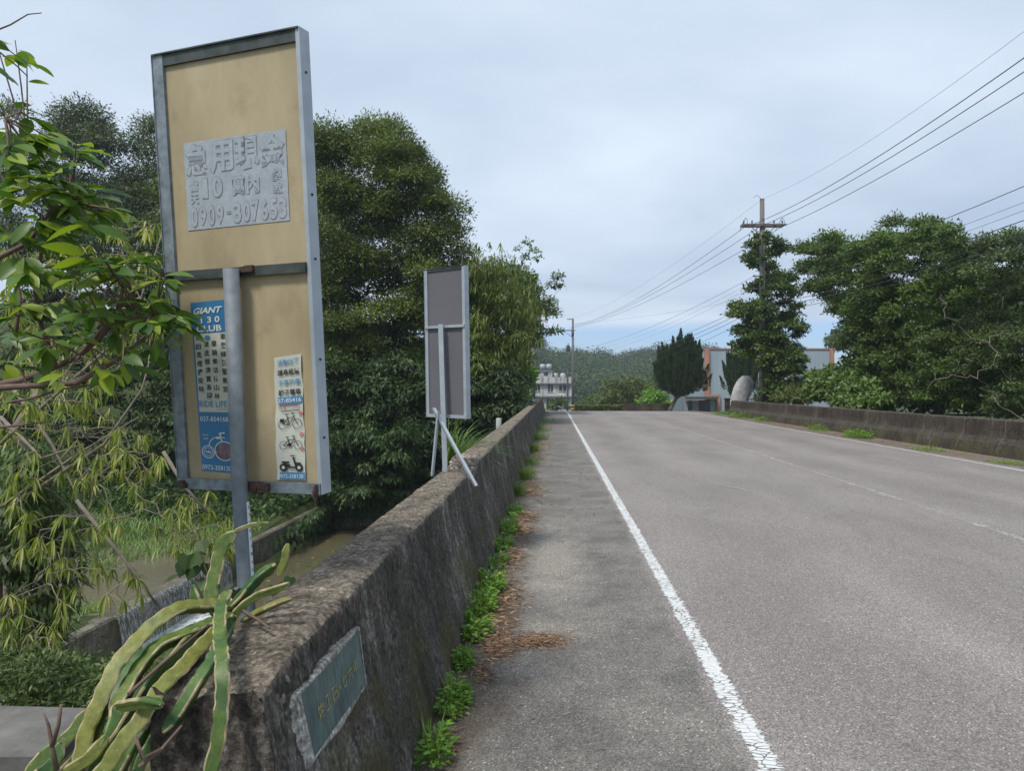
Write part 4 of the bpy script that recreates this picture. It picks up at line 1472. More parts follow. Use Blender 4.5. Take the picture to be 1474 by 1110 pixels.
mb = MB()
mb.box(X75(1014), X75(1021), 74.75, 74.997, Z75(568), zt - .003)
mb.box(X75(1014), X75(1036), 74.72, 74.994, Z75(573), Z75(568))
mb.box(X75(1031), X75(1036), 74.72, 74.991, -2.4, Z75(573))
mb.build('door_surround', M['orange'], bw)
mb = MB(); mb.box(X75(1194), X75(1200), 74.8, 74.998, -2.4, zt - .003); mb.build('corner_trim', M['orange'], bw)
# entrance: dark canopy, red shopfront, glass door
mb = MB(); mb.box(X75(985), X75(1030), 73.6, 74.7, Z75(574.5), Z75(571)); mb.build('canopy', M['galv_d'], bw)
mb = MB(); mb.box(X75(1006), X75(1022), 74.9, 74.985, -2.3, Z75(576)); mb.build('entrance', M['brickr'], bw)
mb = MB(); mb.box(X75(1010), X75(1021), 74.86, 74.97, -2.3, Z75(578)); mb.build('glass_door', M['glass'], bw)
mb = MB(); mb.box(X75(990), X75(996), 74.85, 74.98, Z75(590), Z75(577)); dr = mb.build('window', M['glass'], bw)
mb = MB(); mb.box(X75(985), X75(1005), 74.9, 74.96, -2.4, Z75(575)); mb.build('pale_bay', M['house_g'], bw)

# white house far left
hb_ = thing('house', (-1, 130, -4.4), 'stained white two storey house with roof tanks beyond the crest of the road', 'house')
D = 128.0


def XD(px, d=D): return (px - CX) / F * d


def ZD(py, d=D): return EYE - (py - CY) / F * d


mb = MB(); mb.box(XD(760), XD(823), D, D + 12, -5, ZD(553)); mb.build('wall', M['house_w'], hb_)
mb = MB(); mb.box(XD(758), XD(825), D - .5, D + 12.2, ZD(552.6), ZD(551)); mb.build('floor_slab', M['house_g'], hb_)
mb = MB(); mb.box(XD(758), XD(825), D - .45, D - .25, ZD(551), ZD(543)); mb.box(XD(823), XD(825), D - .25, D + 12, ZD(551), ZD(543)); mb.box(XD(758), XD(759.5), D - .25, D + 12, ZD(551), ZD(543)); mb.build('roof_parapet', M['house_w'], hb_)
mb = MB()
for px in (779, 789, 800, 811, 822): mb.box(XD(px), XD(px + 1), D - .55, D - .46, ZD(551), ZD(542.4)); mb.cut()
mb.build_parts('pilaster', M['house_g'], hb_)
mb = MB(); mb.box(XD(760), XD(824), D - .6, D - .004, ZD(571.5), ZD(569.5)); mb.build('balcony_slab', M['house_g'], hb_)
for (a, b, c, d) in ((789, 796, 554, 564), (805, 815, 555, 563), (770, 777, 555, 563), (787, 797, 575, 588), (806, 815, 577, 586)):
    mb = MB(); mb.box(XD(a), XD(b), D - .03, D + .03, ZD(d), ZD(c)); wn_ = mb.build('window', M['glass'], hb_)
    mb = MB(); mb.box(XD(a) - .08, XD(b) + .08, D - .12, D - .035, ZD(d) - .1, ZD(d)); mb.box((XD(a) + XD(b)) / 2 - .05, (XD(a) + XD(b)) / 2 + .05, D - .08, D - .031, ZD(d), ZD(c)); mb.build('frame', M['house_w'], wn_)
mb = MB(); mb.box(XD(774), XD(795), D + 1, D + 5, ZD(551), ZD(534)); tw = mb.build('stair_tower', M['house_w'], hb_)
mb = MB(); mb.box(XD(783), XD(789), D + .9, D + .99, ZD(540), ZD(535.5)); mb.build('tower_window', M['glass'], tw)
mb = MB(); mb.box(XD(773), XD(796), D + .8, D + 5.2, ZD(534), ZD(533.2)); mb.build('tower_roof', M['house_g'], tw)


def tank(px, py0, py1, d=D + 2.5, rpx=4.0):
    r = rpx / F * d; z0 = ZD(py0, d); z1 = ZD(py1, d)
    mb_ = MB(); mb_.lathe((XD(px, d), d, z0 + .25 * (z1 - z0)), [(.001, 0), (r, 0), (r * 1.02, (z1 - z0) * .3), (r, (z1 - z0) * .62), (r * .6, (z1 - z0) * .73), (.001, (z1 - z0) * .75)], 14)
    for a in (0.7, 2.3, 3.9, 5.5): mb_.tube([(XD(px, d) + r * .8 * math.cos(a), d + r * .8 * math.sin(a), z0), (XD(px, d) + r * .8 * math.cos(a), d + r * .8 * math.sin(a), z0 + .3 * (z1 - z0))], .04, 4)
    return mb_


for i, (px, a, b, lb) in enumerate(((781, 533, 524, 'left one of two steel water tanks on the stair tower'), (790, 533, 524, 'right one of two steel water tanks on the stair tower'), (799, 551, 537, 'left one of two low steel tanks on the house roof'), (810, 551, 537, 'right one of two low steel tanks on the house roof'))):
    tag(tank(px, a, b).build('water_tank', M['tank']), lb, 'water tank', 'tanks on the white house')

# ------------------------------------------------------------------ low walls beyond the crest
mb = MB(); mb.box((897 - CX) / F * 62, (968 - CX) / F * 62, 62, 62.35, -1.3, EYE - (581 - CY) / F * 62)
tag(mb.build('garden_wall', M['wall_r']), 'low dark wall left of the big juniper beyond the crest', 'wall')
mb = MB(); mb.box((762 - CX) / F * 51, (783 - CX) / F * 51, 51, 51.2, -.6, .75)
for i in range(5): mb.box((764 + 4 * i - CX) / F * 51, (765.5 + 4 * i - CX) / F * 51, 50.93, 50.998, -.6, .80)
o_ = mb.build('end_post', M['house_g'])
tag(o_, 'small pale grey barrier panel at the far end of the left parapet', 'barrier')
mb = MB(); mb.tube([(-1.10, 14.6, .5), (-1.10, 14.6, .98), (-1.10, 14.6, .99)], [.055, .055, .04], 10); tag(mb.build('marker_post', M['bush_st']), 'short pale marker post just outside the left parapet', 'post')
mb = MB(); mb.box(10.35, 10.62, 43.9, 44.2, -.3, .9); mb.box(10.3, 10.67, 43.85, 44.25, .9, .96)
tag(mb.build('gate_post', M['wall_r']), 'dark squat post beside the carved stone at the end of the right parapet', 'post')

# standing stone
mb = MB(); vs = []
ncol, nrow = 14, 12
out_ = [(-.75, 0), (-.80, .35), (-.72, .8), (-.6, 1.25), (-.30, 1.68), (.15, 1.86), (.72, 1.80), (.95, 1.45), (.80, 1.0), (.62, .5), (.5, 0)]
lft = [(-.75, 0), (-.80, .35), (-.72, .8), (-.55, 1.3), (-.30, 1.66), (.05, 1.86)]
rgt = [(.5, 0), (.60, .5), (.72, .9), (.88, 1.3), (.92, 1.62), (.55, 1.86)]


def interp(tab, z):
    for a, b in zip(tab, tab[1:]):
        if a[1] <= z <= b[1]: return a[0] + (b[0] - a[0]) * (z - a[1]) / (b[1] - a[1])
    return tab[-1][0]


sc3 = Vector((11.32, 44.6, -.0))
for side in (-1, 1):
    vs = []
    for k in range(nrow + 1):
        z = 1.86 * k / nrow
        for i in range(ncol + 1):
            u = i / ncol
            x = interp(lft, z) * (1 - u) + interp(rgt, z) * u
            th = .24 * (1 - (2 * u - 1) ** 4) * (1 - (k / nrow) ** 6)
            vs.append(sc3 + Vector((x * .82 + .1 * z, side * (th + .03 * noise.noise(Vector((x * 4, z * 4, side)))) if 0 < i < ncol and k < nrow else 0, z * 1.28 - .05)))
    f_ = [(k * (ncol + 1) + i, k * (ncol + 1) + i + 1, (k + 1) * (ncol + 1) + i + 1, (k + 1) * (ncol + 1) + i) for k in range(nrow) for i in range(ncol)]
    mb.add(vs, f_ if side < 0 else [q_[::-1] for q_ in f_], 0, True)
tag(mb.build('standing_stone', M['stone']), 'leaning pale grey standing stone at the far end of the right parapet', 'stone')

# ------------------------------------------------------------------ trees, left bank
A1 = [(448, 190), (470, 186), (500, 196), (520, 184), (545, 178), (572, 186), (590, 215), (612, 240), (628, 268), (640, 300), (668, 325), (675, 365), (700, 400), (700, 500), (640, 570), (540, 600), (448, 600), (440, 400)]
cl = fill(A1, 130, 30.5, 36, .65, 1.25)
rim = [(470, 196, .95), (505, 206, .9), (540, 190, .95), (568, 200, .9), (590, 228, .9), (612, 258, .85), (630, 300, .8), (655, 335, .8), (665, 372, .8), (480, 225, 1.2), (530, 225, 1.2), (575, 255, 1.3), (610, 300, 1.2), (640, 360, 1.2), (560, 310, 1.4), (500, 290, 1.4), (600, 370, 1.4), (520, 380, 1.5), (640, 430, 1.2), (480, 400, 1.5), (575, 450, 1.3), (660, 400, 1.0), (480, 470, 1.4)]
cl += [(P(x, y, 32), r) for x, y, r in rim]
tree('acacia_tree', (-8.5, 33.5, -2.3), cl, 1250, .16, .052, 'acacia', 'tallest rounded dark green tree behind the two signs on the left bank', r0=.38, group='acacias on the left bank', shell=.26, flat=.95, every=2)
A2 = [(226, 330), (240, 235), (300, 210), (380, 190), (448, 190), (460, 400), (450, 560), (240, 560)]
tree('acacia_tree', (-14.5, 36.5, -2.0), fill(A2, 60, 34, 39, 1.0, 1.6), 1200, .18, .06, 'acacia', 'dark acacia showing past the left edge of the near yellow sign', r0=.35, group='acacias on the left bank', every=2)
for (poly, n_, base, lb) in (
    ([(62, 185), (85, 163), (130, 158), (160, 178), (168, 215), (120, 240), (70, 215)], 26, (-32, 48, 3), 'airy tree at the upper left with a rounded head, sky showing through'),
    ([(182, 215), (205, 185), (232, 165), (245, 250), (240, 330), (190, 330), (178, 260)], 26, (-27, 47, 3), 'airy tree close to the left edge of the yellow sign'),
    ([(0, 160), (20, 165), (35, 200), (60, 250), (180, 255), (200, 330), (120, 380), (0, 380)], 60, (-33, 46, 3), 'broad tree filling the slope at the far left below the airy crowns'),
    ([(100, 235), (240, 245), (240, 400), (90, 400)], 40, (-28, 44, 3), 'dark round tree on the slope between the airy crowns and the thicket')):
    tree('acacia_tree', base, fill(poly, n_, 44, 49, .8, 1.7), 520, .21, .07, 'acacia_far', lb, r0=.22, group='trees on the far left slope', every=2, shell=.4, bark='bark_l')
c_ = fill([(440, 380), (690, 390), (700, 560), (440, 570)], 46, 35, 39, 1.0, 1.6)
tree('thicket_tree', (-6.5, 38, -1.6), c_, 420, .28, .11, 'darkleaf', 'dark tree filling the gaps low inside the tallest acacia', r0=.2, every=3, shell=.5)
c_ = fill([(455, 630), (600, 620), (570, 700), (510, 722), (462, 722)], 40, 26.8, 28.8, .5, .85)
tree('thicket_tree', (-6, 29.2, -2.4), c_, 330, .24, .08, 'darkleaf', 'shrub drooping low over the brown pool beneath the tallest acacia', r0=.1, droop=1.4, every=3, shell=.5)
# dark thicket along the bank, each shrub or small tree its own
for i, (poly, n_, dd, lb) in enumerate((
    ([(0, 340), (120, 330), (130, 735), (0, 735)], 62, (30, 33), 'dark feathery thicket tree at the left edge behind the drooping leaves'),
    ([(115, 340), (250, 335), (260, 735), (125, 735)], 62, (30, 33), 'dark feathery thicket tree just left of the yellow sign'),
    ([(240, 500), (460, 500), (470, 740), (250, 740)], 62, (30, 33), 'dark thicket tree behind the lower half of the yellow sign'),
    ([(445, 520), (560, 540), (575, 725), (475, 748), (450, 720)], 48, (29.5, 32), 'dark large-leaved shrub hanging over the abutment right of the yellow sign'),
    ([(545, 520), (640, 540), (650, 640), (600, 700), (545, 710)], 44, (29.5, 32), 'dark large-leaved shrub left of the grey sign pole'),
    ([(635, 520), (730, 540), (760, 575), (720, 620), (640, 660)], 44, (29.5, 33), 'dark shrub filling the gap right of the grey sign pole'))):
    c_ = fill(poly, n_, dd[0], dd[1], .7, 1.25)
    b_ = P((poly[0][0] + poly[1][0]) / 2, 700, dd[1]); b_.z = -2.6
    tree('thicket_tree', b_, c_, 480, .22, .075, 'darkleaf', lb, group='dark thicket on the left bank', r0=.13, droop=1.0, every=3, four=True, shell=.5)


def droopers(anchors, k, L, W, spread=.5, four=False, down=1.0):
    """whorls of long hanging leaves"""
    ps = []; T = []; N = []
    for a in anchors:
        for _ in range(k):
            ang = random.uniform(0, 6.283)
            h = Vector((math.cos(ang), math.sin(ang), 0))
            ps.append(a + h * .01 + Vector((0, 0, random.uniform(-.02, .02))))
            T.append(h * spread * random.uniform(.3, 1.3) + Vector((0, 0, -down * random.uniform(.5, 1.1))))
            N.append(h * .8 + Vector((0, 0, .6)))
    n = len(ps); s_ = .7 + .6 * RS.rand(n)
    return (leaves4 if four else leaves6)(np.array(ps), np.array(T), np.array(N), L * s_, W * s_, .18)


def anchors_in(clumps, per):
    return [c + Vector((random.gauss(0, .5), random.gauss(0, .5), random.gauss(0, .45))) * r for c, r in clumps for _ in range(per)]


T4 = [(680, 385), (700, 375), (728, 392), (745, 415), (762, 440), (766, 460), (752, 490), (735, 530), (720, 560), (690, 570), (676, 500)]
c4_ = fill(T4, 46, 30, 34, .7, 1.1)
tree('drooping_tree', (-3.2, 33, -2.2), c4_, 170, .26, .06, 'bamboo', 'lighter yellow-green tree with hanging foliage right of the grey sign', r0=.18, droop=1.4, every=2,
     extra=[droopers(anchors_in(c4_, 40), 5, .34, .05, .4, True)])
T5 = [(728, 385), (748, 395), (762, 410), (780, 435), (786, 458), (792, 470), (785, 480), (762, 490), (756, 520), (752, 560), (745, 590), (715, 590), (725, 500)]
c5 = fill(T5, 44, 40, 47, .7, 1.15)
c5 += [(P(x, y, 42), r) for x, y, r in ((760, 350, .28), (768, 362, .3), (757, 372, .35), (775, 372, .25), (803, 400, .42), (797, 412, .45), (808, 414, .3), (790, 435, .5), (745, 340 + 18, .22), (783, 482, .5), (800, 478, .42))]
tree('evergreen_tree', (-1.9, 44, -.8), c5, 330, .22, .09, 'tree_r', 'dark glossy tree leaning over the far end of the left parapet', r0=.2, every=2)
c6 = fill([(735, 530), (756, 530), (762, 550), (757, 578), (735, 590)], 16, 38, 46, .4, .7)
tree('roadside_shrub', (-2.0, 42, -.8), c6, 300, .24, .10, 'weed', 'bright green shrub at the far end of the left parapet', 'shrub', r0=.06, every=2)
# arching grass tuft behind the second sign
gp = []
for _ in range(170):
    a = random.uniform(-.5, 1.2); gp.append((a, random.uniform(.5, 1.0), random.uniform(-.4, .9)))


def blades(bases, dirs, L, Wd, bend, n=6):
    parts = []
    Vs = []; Fs = []
    b = 0
    for p, d, l, w_, bn in zip(bases, dirs, L, Wd, bend):
        side = d.cross(Vector((0, 0, 1)))
        if side.length < .05: side = Vector((1, 0, 0))
        side.normalize()
        hd = Vector((d.x, d.y, 0))
        for i in range(n + 1):
            s_ = i / n
            q_ = p + d * l * s_ + hd * l * bn * s_ * s_ * .6 - Vector((0, 0, 1)) * l * bn * s_ * s_ * .7
            ww = w_ * (1 - s_ ** 2) * .5 + .0002
            Vs += [q_ + side * ww, q_ - side * ww]
        Fs += [(b + 2 * i, b + 2 * i + 1, b + 2 * i + 3, b + 2 * i + 2) for i in range(n)]
        b += 2 * (n + 1)
    return np.array([tuple(v_) for v_ in Vs]), [np.array(Fs)]


def grass_tuft(base, k, h, wd, spreadr, bend, lean=Vector((0, 0, 0))):
    B_, D_, L_, W_, N_ = [], [], [], [], []
    for _ in range(k):
        a = random.uniform(0, 6.283); r = random.uniform(0, spreadr)
        B_.append(Vector(base) + Vector((math.cos(a) * r, math.sin(a) * r, 0)))
        D_.append((Vector((math.cos(a) * random.uniform(.1, .8), math.sin(a) * random.uniform(.1, .8), 1)) + lean).normalized())
        L_.append(h * random.uniform(.55, 1.1)); W_.append(wd * random.uniform(.7, 1.2)); N_.append(bend * random.uniform(.5, 1.2))
    return blades(B_, D_, L_, W_, N_)


V_, F_ = grass_tuft(P(655, 662, 9.3) + Vector((0, 0, -.05)), 190, 1.05, .014, .16, .9, Vector((.35, 0, 0)))
tag(link_mesh('grass_tuft', np_mesh(V_, F_), M['bankgrass']), 'long arching pale grass tuft behind the pole of the grey sign', 'grass')

# stream bank grass
B_, D_, L_, W_, N_ = [], [], [], [], []
cnt = 0
while cnt < 17500:
    y = random.uniform(17.5, 29.8); x = random.uniform(-30, -9.3)
    if cnt % 8 == 0:
        y = random.uniform(12.4, 15.6); x = random.uniform(-11.8, -9.35)
        if noise.noise(Vector((x, y, 2))) > -.1:
            cnt += 1; a = random.uniform(0, 6.283)
            B_.append(Vector((x, y, -3.08))); D_.append(Vector((math.cos(a) * .5, math.sin(a) * .5, 1)).normalized()); L_.append(random.uniform(.2, .5)); W_.append(.02); N_.append(random.uniform(.3, .9))
        else: cnt += 1
        continue
    edge_ = 19.0 + 2.0 * noise.noise(Vector((x * .3, 0, 0))) + (-1.2 if -13.2 < x < -10.8 else 0.8)
    dens_ = noise.noise(Vector((x * .5, y * .5, 7)))
    if y < edge_ or (y < 23 and dens_ < -.12): continue
    cnt += 1
    z = max(zg(x, y), -3.08)
    a = random.uniform(0, 6.283)
    B_.append(Vector((x, y, z))); D_.append(Vector((math.cos(a) * .5, math.sin(a) * .5, 1)).normalized())
    L_.append(random.uniform(.25, .6)); W_.append(random.uniform(.015, .035)); N_.append(random.uniform(.2, .9))
V_, F_ = blades(B_, D_, L_, W_, N_, 3)
tag(link_mesh('bank_grass', np_mesh(V_, F_), M['bankgrass']), 'green grass growing along the silted bank above the weir', 'grass', kind='stuff')
# ground cover leaves on the bank, on top of the abutment and down the far corner of the weir
n = 26000
x = RS.uniform(-30, -1.2, n); y = RS.uniform(24.5, 31.5, n)
ok = (x < -9.2) | (y > 28.6)
x, y = x[ok], y[ok]
z = np.array([max(zg(a, b), -3.05 if b < 28 else -2.5) + .45 * max(0, noise.noise(Vector((a * .9, b * .9, 0))) + .3) * random.random() for a, b in zip(x, y)]) + RS.uniform(0, .25, len(x))
Pn = np.stack([x, y, z], 1)
V_, F_ = leaves4(Pn, unit(rnd_dir(len(x)) + [0, -.4, -.3]), unit(rnd_dir(len(x)) + [0, -.3, .8]), .22, .13)
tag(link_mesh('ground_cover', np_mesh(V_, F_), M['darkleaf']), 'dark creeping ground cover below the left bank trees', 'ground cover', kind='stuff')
n = 5200
x = RS.uniform(-9.5, -1.1, n); zz_ = -2.4 - np.abs(RS.normal(0, 1.0, n)); zz_ = np.maximum(zz_, -3.2); y = 28.42 - RS.rand(n) * .25
n2_ = 2600
x = np.concatenate([x, -8.75 + RS.rand(n2_) * .18]); zz_ = np.concatenate([zz_, -2.9 - np.abs(RS.normal(0, .3, n2_))]); y = np.concatenate([y, 28.4 - np.abs(RS.normal(0, 1.6, n2_))])
Pn = np.stack([x, y, zz_], 1)
V_, F_ = leaves4(Pn, unit(rnd_dir(len(x)) * .6 + [0, -.2, -1]), unit(rnd_dir(len(x)) * .6 + [.3, -1, .3]), .26, .12)
tag(link_mesh('hanging_creeper', np_mesh(V_, F_), M['darkleaf']), 'creeper hanging down the abutment and the far end of the weir', 'creeper', kind='stuff')
# floating leaves on the pool
n = 160
x = RS.normal(-6.3, .8, n); y = RS.normal(22, 2.2, n)
V_, F_ = leaves4(np.stack([x, y, np.full(n, -3.90)], 1), unit(rnd_dir(n) * [1, 1, .05]), np.tile([0, 0, 1.0], (n, 1)), .16, .09)
tag(link_mesh('floating_leaves', np_mesh(V_, F_), M['droop']), 'yellow leaves afloat on the brown pool', 'leaves', kind='stuff')
# dark bush low left, in front of the weir
c_ = fill([(0, 950), (40, 930), (90, 945), (130, 980), (165, 1030), (140, 1110), (0, 1110)], 44, 4.4, 5.8, .10, .21)
tree('shrub', (-3.9, 5.2, -1.6), c_, 430, .050, .015, 'tree_r2', 'dark fine-leaved bush in the lower left corner above the grey slab', 'shrub', r0=.03, bark='twig', every=2)
c_ = fill([(90, 960), (170, 975), (215, 940), (240, 1000), (180, 1080), (110, 1080)], 14, 5.0, 6.2, .14, .24)
tree('shrub', (-3.4, 5.9, -1.8), c_, 260, .05, .02, 'tree_r2', 'thin sprawling bush behind the cactus at the foot of the weir view', 'shrub', r0=.03, bark='twig', every=2)

# slab beside the parapet end
mb = MB(); vs = []
for k, z in ((0, .085), (1, -.02), (2, -.9)):
    o_ = 0 if k < 2 else -.1
    vs += [(-4.6, 2.92 - o_, z), (-2.12, 2.99 - o_, z), (-2.15, 3.44, z), (-3.4, 3.52, z), (-4.6, 3.45, z)]
mb.add(vs, [(0, 1, 2, 3, 4)] + [(5 * k + i, 5 * k + 5 + i, 5 * k + 5 + (i + 1) % 5, 5 * k + (i + 1) % 5) for k in range(2) for i in range(5)])
tag(mb.build('wing_wall', M['slab']), 'grey concrete wing wall top in the bottom left corner under the cactus', 'wall')

# ------------------------------------------------------------------ near drooping tree, middle left
root = thing('drooping_tree', (-7.0, 8.6, -3), 'tree with clusters of long hanging yellow-green leaves filling the left side, behind the broad-leaved branches', 'tree')
ank = []
regs = [([(0, 320), (90, 330), (170, 310), (232, 320), (240, 480), (180, 560), (0, 640)], 150, 6.5, 9), ([(0, 560), (120, 560), (235, 660), (240, 700), (330, 740), (320, 780), (225, 760), (110, 800), (90, 960), (0, 970)], 135, 6.0, 8.5),
        ([(225, 700), (330, 700), (330, 800), (240, 790)], 34, 7, 9), ([(60, 780), (170, 790), (230, 860), (90, 880)], 16, 6, 8), ([(95, 560), (235, 600), (235, 700), (150, 680)], 26, 7, 9)]
for poly, n_, d0, d1 in regs:
    xs_ = [p[0] for p in poly]; ys_ = [p[1] for p in poly]; k = 0
    while k < n_:
        a = random.uniform(min(xs_), max(xs_)); b = random.uniform(min(ys_), max(ys_))
        if in_poly(a, b, poly): ank.append(P(a, b, random.uniform(d0, d1))); k += 1
lv = [droopers([a for a in ank if random.random() < .6], 8, .185, .019, .6), droopers(ank, 6, .13, .015, .9, down=.7)]
V_, F_ = merge(lv)
link_mesh('crown', np_mesh(V_, F_), M['droop'], root)
mb = MB()
skeleton(mb, Vector((-7.0, 8.6, -3.4)), ank, .10, minr=.006, wander=.10, n=5, trunk=[Vector((-7.0, 8.6, -3.4)), P(25, 860, 8.2), P(40, 700, 8.0), P(60, 560, 8.0)])
for pl_ in ([(20, 560), (75, 640), (105, 700), (130, 780)], [(0, 640), (90, 560), (190, 470), (235, 330)], [(60, 700), (150, 640), (205, 560), (215, 520)], [(235, 650), (265, 700), (300, 740)], [(0, 730), (60, 690), (110, 655), (200, 600)], [(110, 720), (190, 820), (225, 870)], [(0, 600), (60, 660), (120, 640)]):
    mb.tube([P(a, b, 7.3) for a, b in pl_], [.02, .016, .011, .006][:len(pl_)], 5)
mb.build('trunk', M['bark_l'], root)
# dense leafy column at the far left below it
c_ = fill([(0, 640), (60, 640), (95, 780), (70, 940), (0, 950)], 40, 7.4, 9, .22, .42)
tree('vine_column', (-6.6, 8.2, -3.4), c_, 230, .13, .035, 'tree_r2', 'trunk draped with hanging vines at the left edge of the stream', 'tree', r0=.12, droop=1.6, every=3)

# ------------------------------------------------------------------ near broad-leaved branches, upper left
root = thing('broadleaf_tree', (-3.6, 2.7, -1), 'near tree reaching in from the left with broad glossy leaves on brown branches', 'tree')
mb = MB()
br = [([(-260, 640), (-60, 565), (30, 548), (80, 528), (115, 512), (150, 480), (172, 440), (180, 400)], 2.7, .016),
      ([(-60, 562), (40, 556), (110, 552), (165, 520), (205, 490), (236, 458)], 2.6, .013),
      ([(80, 528), (60, 470), (50, 420), (60, 360), (85, 300), (105, 265)], 2.7, .010),
      ([(-200, 420), (-20, 380), (40, 350), (75, 300), (120, 290)], 2.5, .012),
      ([(115, 512), (150, 470), (200, 455), (235, 460)], 2.5, .007),
      ([(-200, 300), (-20, 250), (20, 230), (50, 205)], 2.8, .010), ([(-40, 620), (30, 612), (75, 606)], 2.6, .006), ([(-60, 590), (40, 575), (90, 560), (150, 552), (200, 545)], 2.8, .006),
      ([(20, 500), (30, 430), (20, 380), (30, 330)], 2.9, .007), ([(172, 440), (190, 420), (228, 405)], 2.6, .006), ([(-200, 120), (-60, 60), (-10, 45), (15, 35), (40, 20), (60, 18)], 2.4, .004), ([(-60, 60), (0, 75), (25, 95), (40, 110)], 2.4, .004), ([(-100, 150), (-10, 130), (5, 160), (8, 175)], 2.4, .004)]
nodes = []
for pts_, D_, r_ in br:
    q_ = [P(a, b, D_ + .02 * i) for i, (a, b) in enumerate(pts_)]
    mb.tube(q_, [r_ * (1 - .6 * i / (len(q_) - 1)) for i in range(len(q_))], 7)
    nodes += [q_[i].lerp(q_[i + 1], s_) for i in range(len(q_) - 1) for s_ in (0, .33, .66)]
clus = [(52, 190, 9), (20, 205, 8), (85, 205, 6), (110, 215, 6), (30, 235, 9), (70, 240, 7), (100, 270, 8), (135, 280, 8), (60, 280, 9), (20, 290, 10), (90, 300, 8), (150, 300, 6), (45, 320, 9), (120, 320, 7), (10, 340, 9), (75, 345, 7), (165, 320, 5),
        (20, 380, 9), (50, 400, 8), (95, 385, 5), (30, 440, 9), (70, 440, 7), (15, 480, 8), (110, 420, 6), (55, 490, 6), (140, 400, 6), (175, 385, 8), (205, 390, 8), (232, 395, 6), (190, 430, 8), (220, 440, 8), (245, 460, 8), (160, 450, 7), (205, 470, 7), (255, 475, 6), (180, 490, 6), (135, 470, 6), (225, 500, 5), (105, 480, 6), (80, 540, 4), (10, 530, 5), (150, 540, 4), (30, 575, 3), (190, 520, 4), (125, 360, 5), (8, 60, 5), (20, 70, 5), (5, 105, 5), (38, 92, 4), (0, 30, 4), (0, 155, 5), (12, 170, 3)]
ps, T, N_, Ls, Ws = [], [], [], [], []
for (a, b, k) in clus:
    for rep in range(3 if b > 180 else 1):
        c = P(a + random.gauss(0, 9), b + random.gauss(0, 9), random.uniform(2.35, 3.0))
        nn = min(nodes, key=lambda q_: (q_ - c).length)
        mid = nn.lerp(c, .5) + Vector((0, 0, random.uniform(.0, .03)))
        mb.tube([nn, mid, c], [.0035, .003, .0018], 5, cap=False)
        ax = (c - nn).normalized() if (c - nn).length > .02 else Vector((1, 0, 0))
        for i in range(max(2, int(k * .75))):
            s_ = random.uniform(.35, 1.0)
            p = mid.lerp(c, s_)
            h = Vector((random.gauss(0, 1), random.gauss(0, .7), 0)).normalized()
            tdir = (h * .9 + ax * .4 + Vector((.25, -.1, random.uniform(-.75, .15))))
            ps.append(p); T.append(tdir); N_.append(Vector((random.gauss(0, .35), random.gauss(-.25, .35), 1)))
            Ls.append(random.uniform(.06, .12)); Ws.append(Ls[-1] * random.uniform(.42, .55))
mb.build('branches', M['twig'], root)


def leaves_fine(Pn, T, N, L, W, bend=.2, rows_=6):
    """near leaf: elliptic blade, five rows, creased along the midrib and curving down"""
    T = unit(T); Sd = unit(np.cross(T, N)); N2 = np.cross(Sd, T)
    n_ = len(Pn); Vs = []
    L = L[:, None]; W = W[:, None]
    for k in range(rows_ + 1):
        s_ = k / rows_
        wv = (math.sin(math.pi * min(1, s_ * .96 + .02)) ** .8) * (1 - .25 * s_)
        c = Pn + T * L * (s_ + .08) - N2 * L * bend * s_ * s_
        for sg in (-1, 0, 1):
            Vs.append(c + Sd * W * .5 * wv * sg + N2 * W * .13 * wv * abs(sg))
    V = np.stack(Vs, 1).reshape(-1, 3)
    m_ = 3 * (rows_ + 1)
    i = np.arange(n_)[:, None] * m_
    fs = []
    for k in range(rows_):
        for j in range(2):
            fs.append(i + [3 * k + j, 3 * k + j + 1, 3 * k + 3 + j + 1, 3 * k + 3 + j])
    return V, [np.concatenate(fs)]


V_, F_ = leaves_fine(np.array(ps), np.array(T), np.array(N_), np.array(Ls), np.array(Ws))
me = np_mesh(V_, F_); me.polygons.foreach_set('use_smooth', [True] * len(me.polygons))
link_mesh('leaves', me, M['broad'], root)


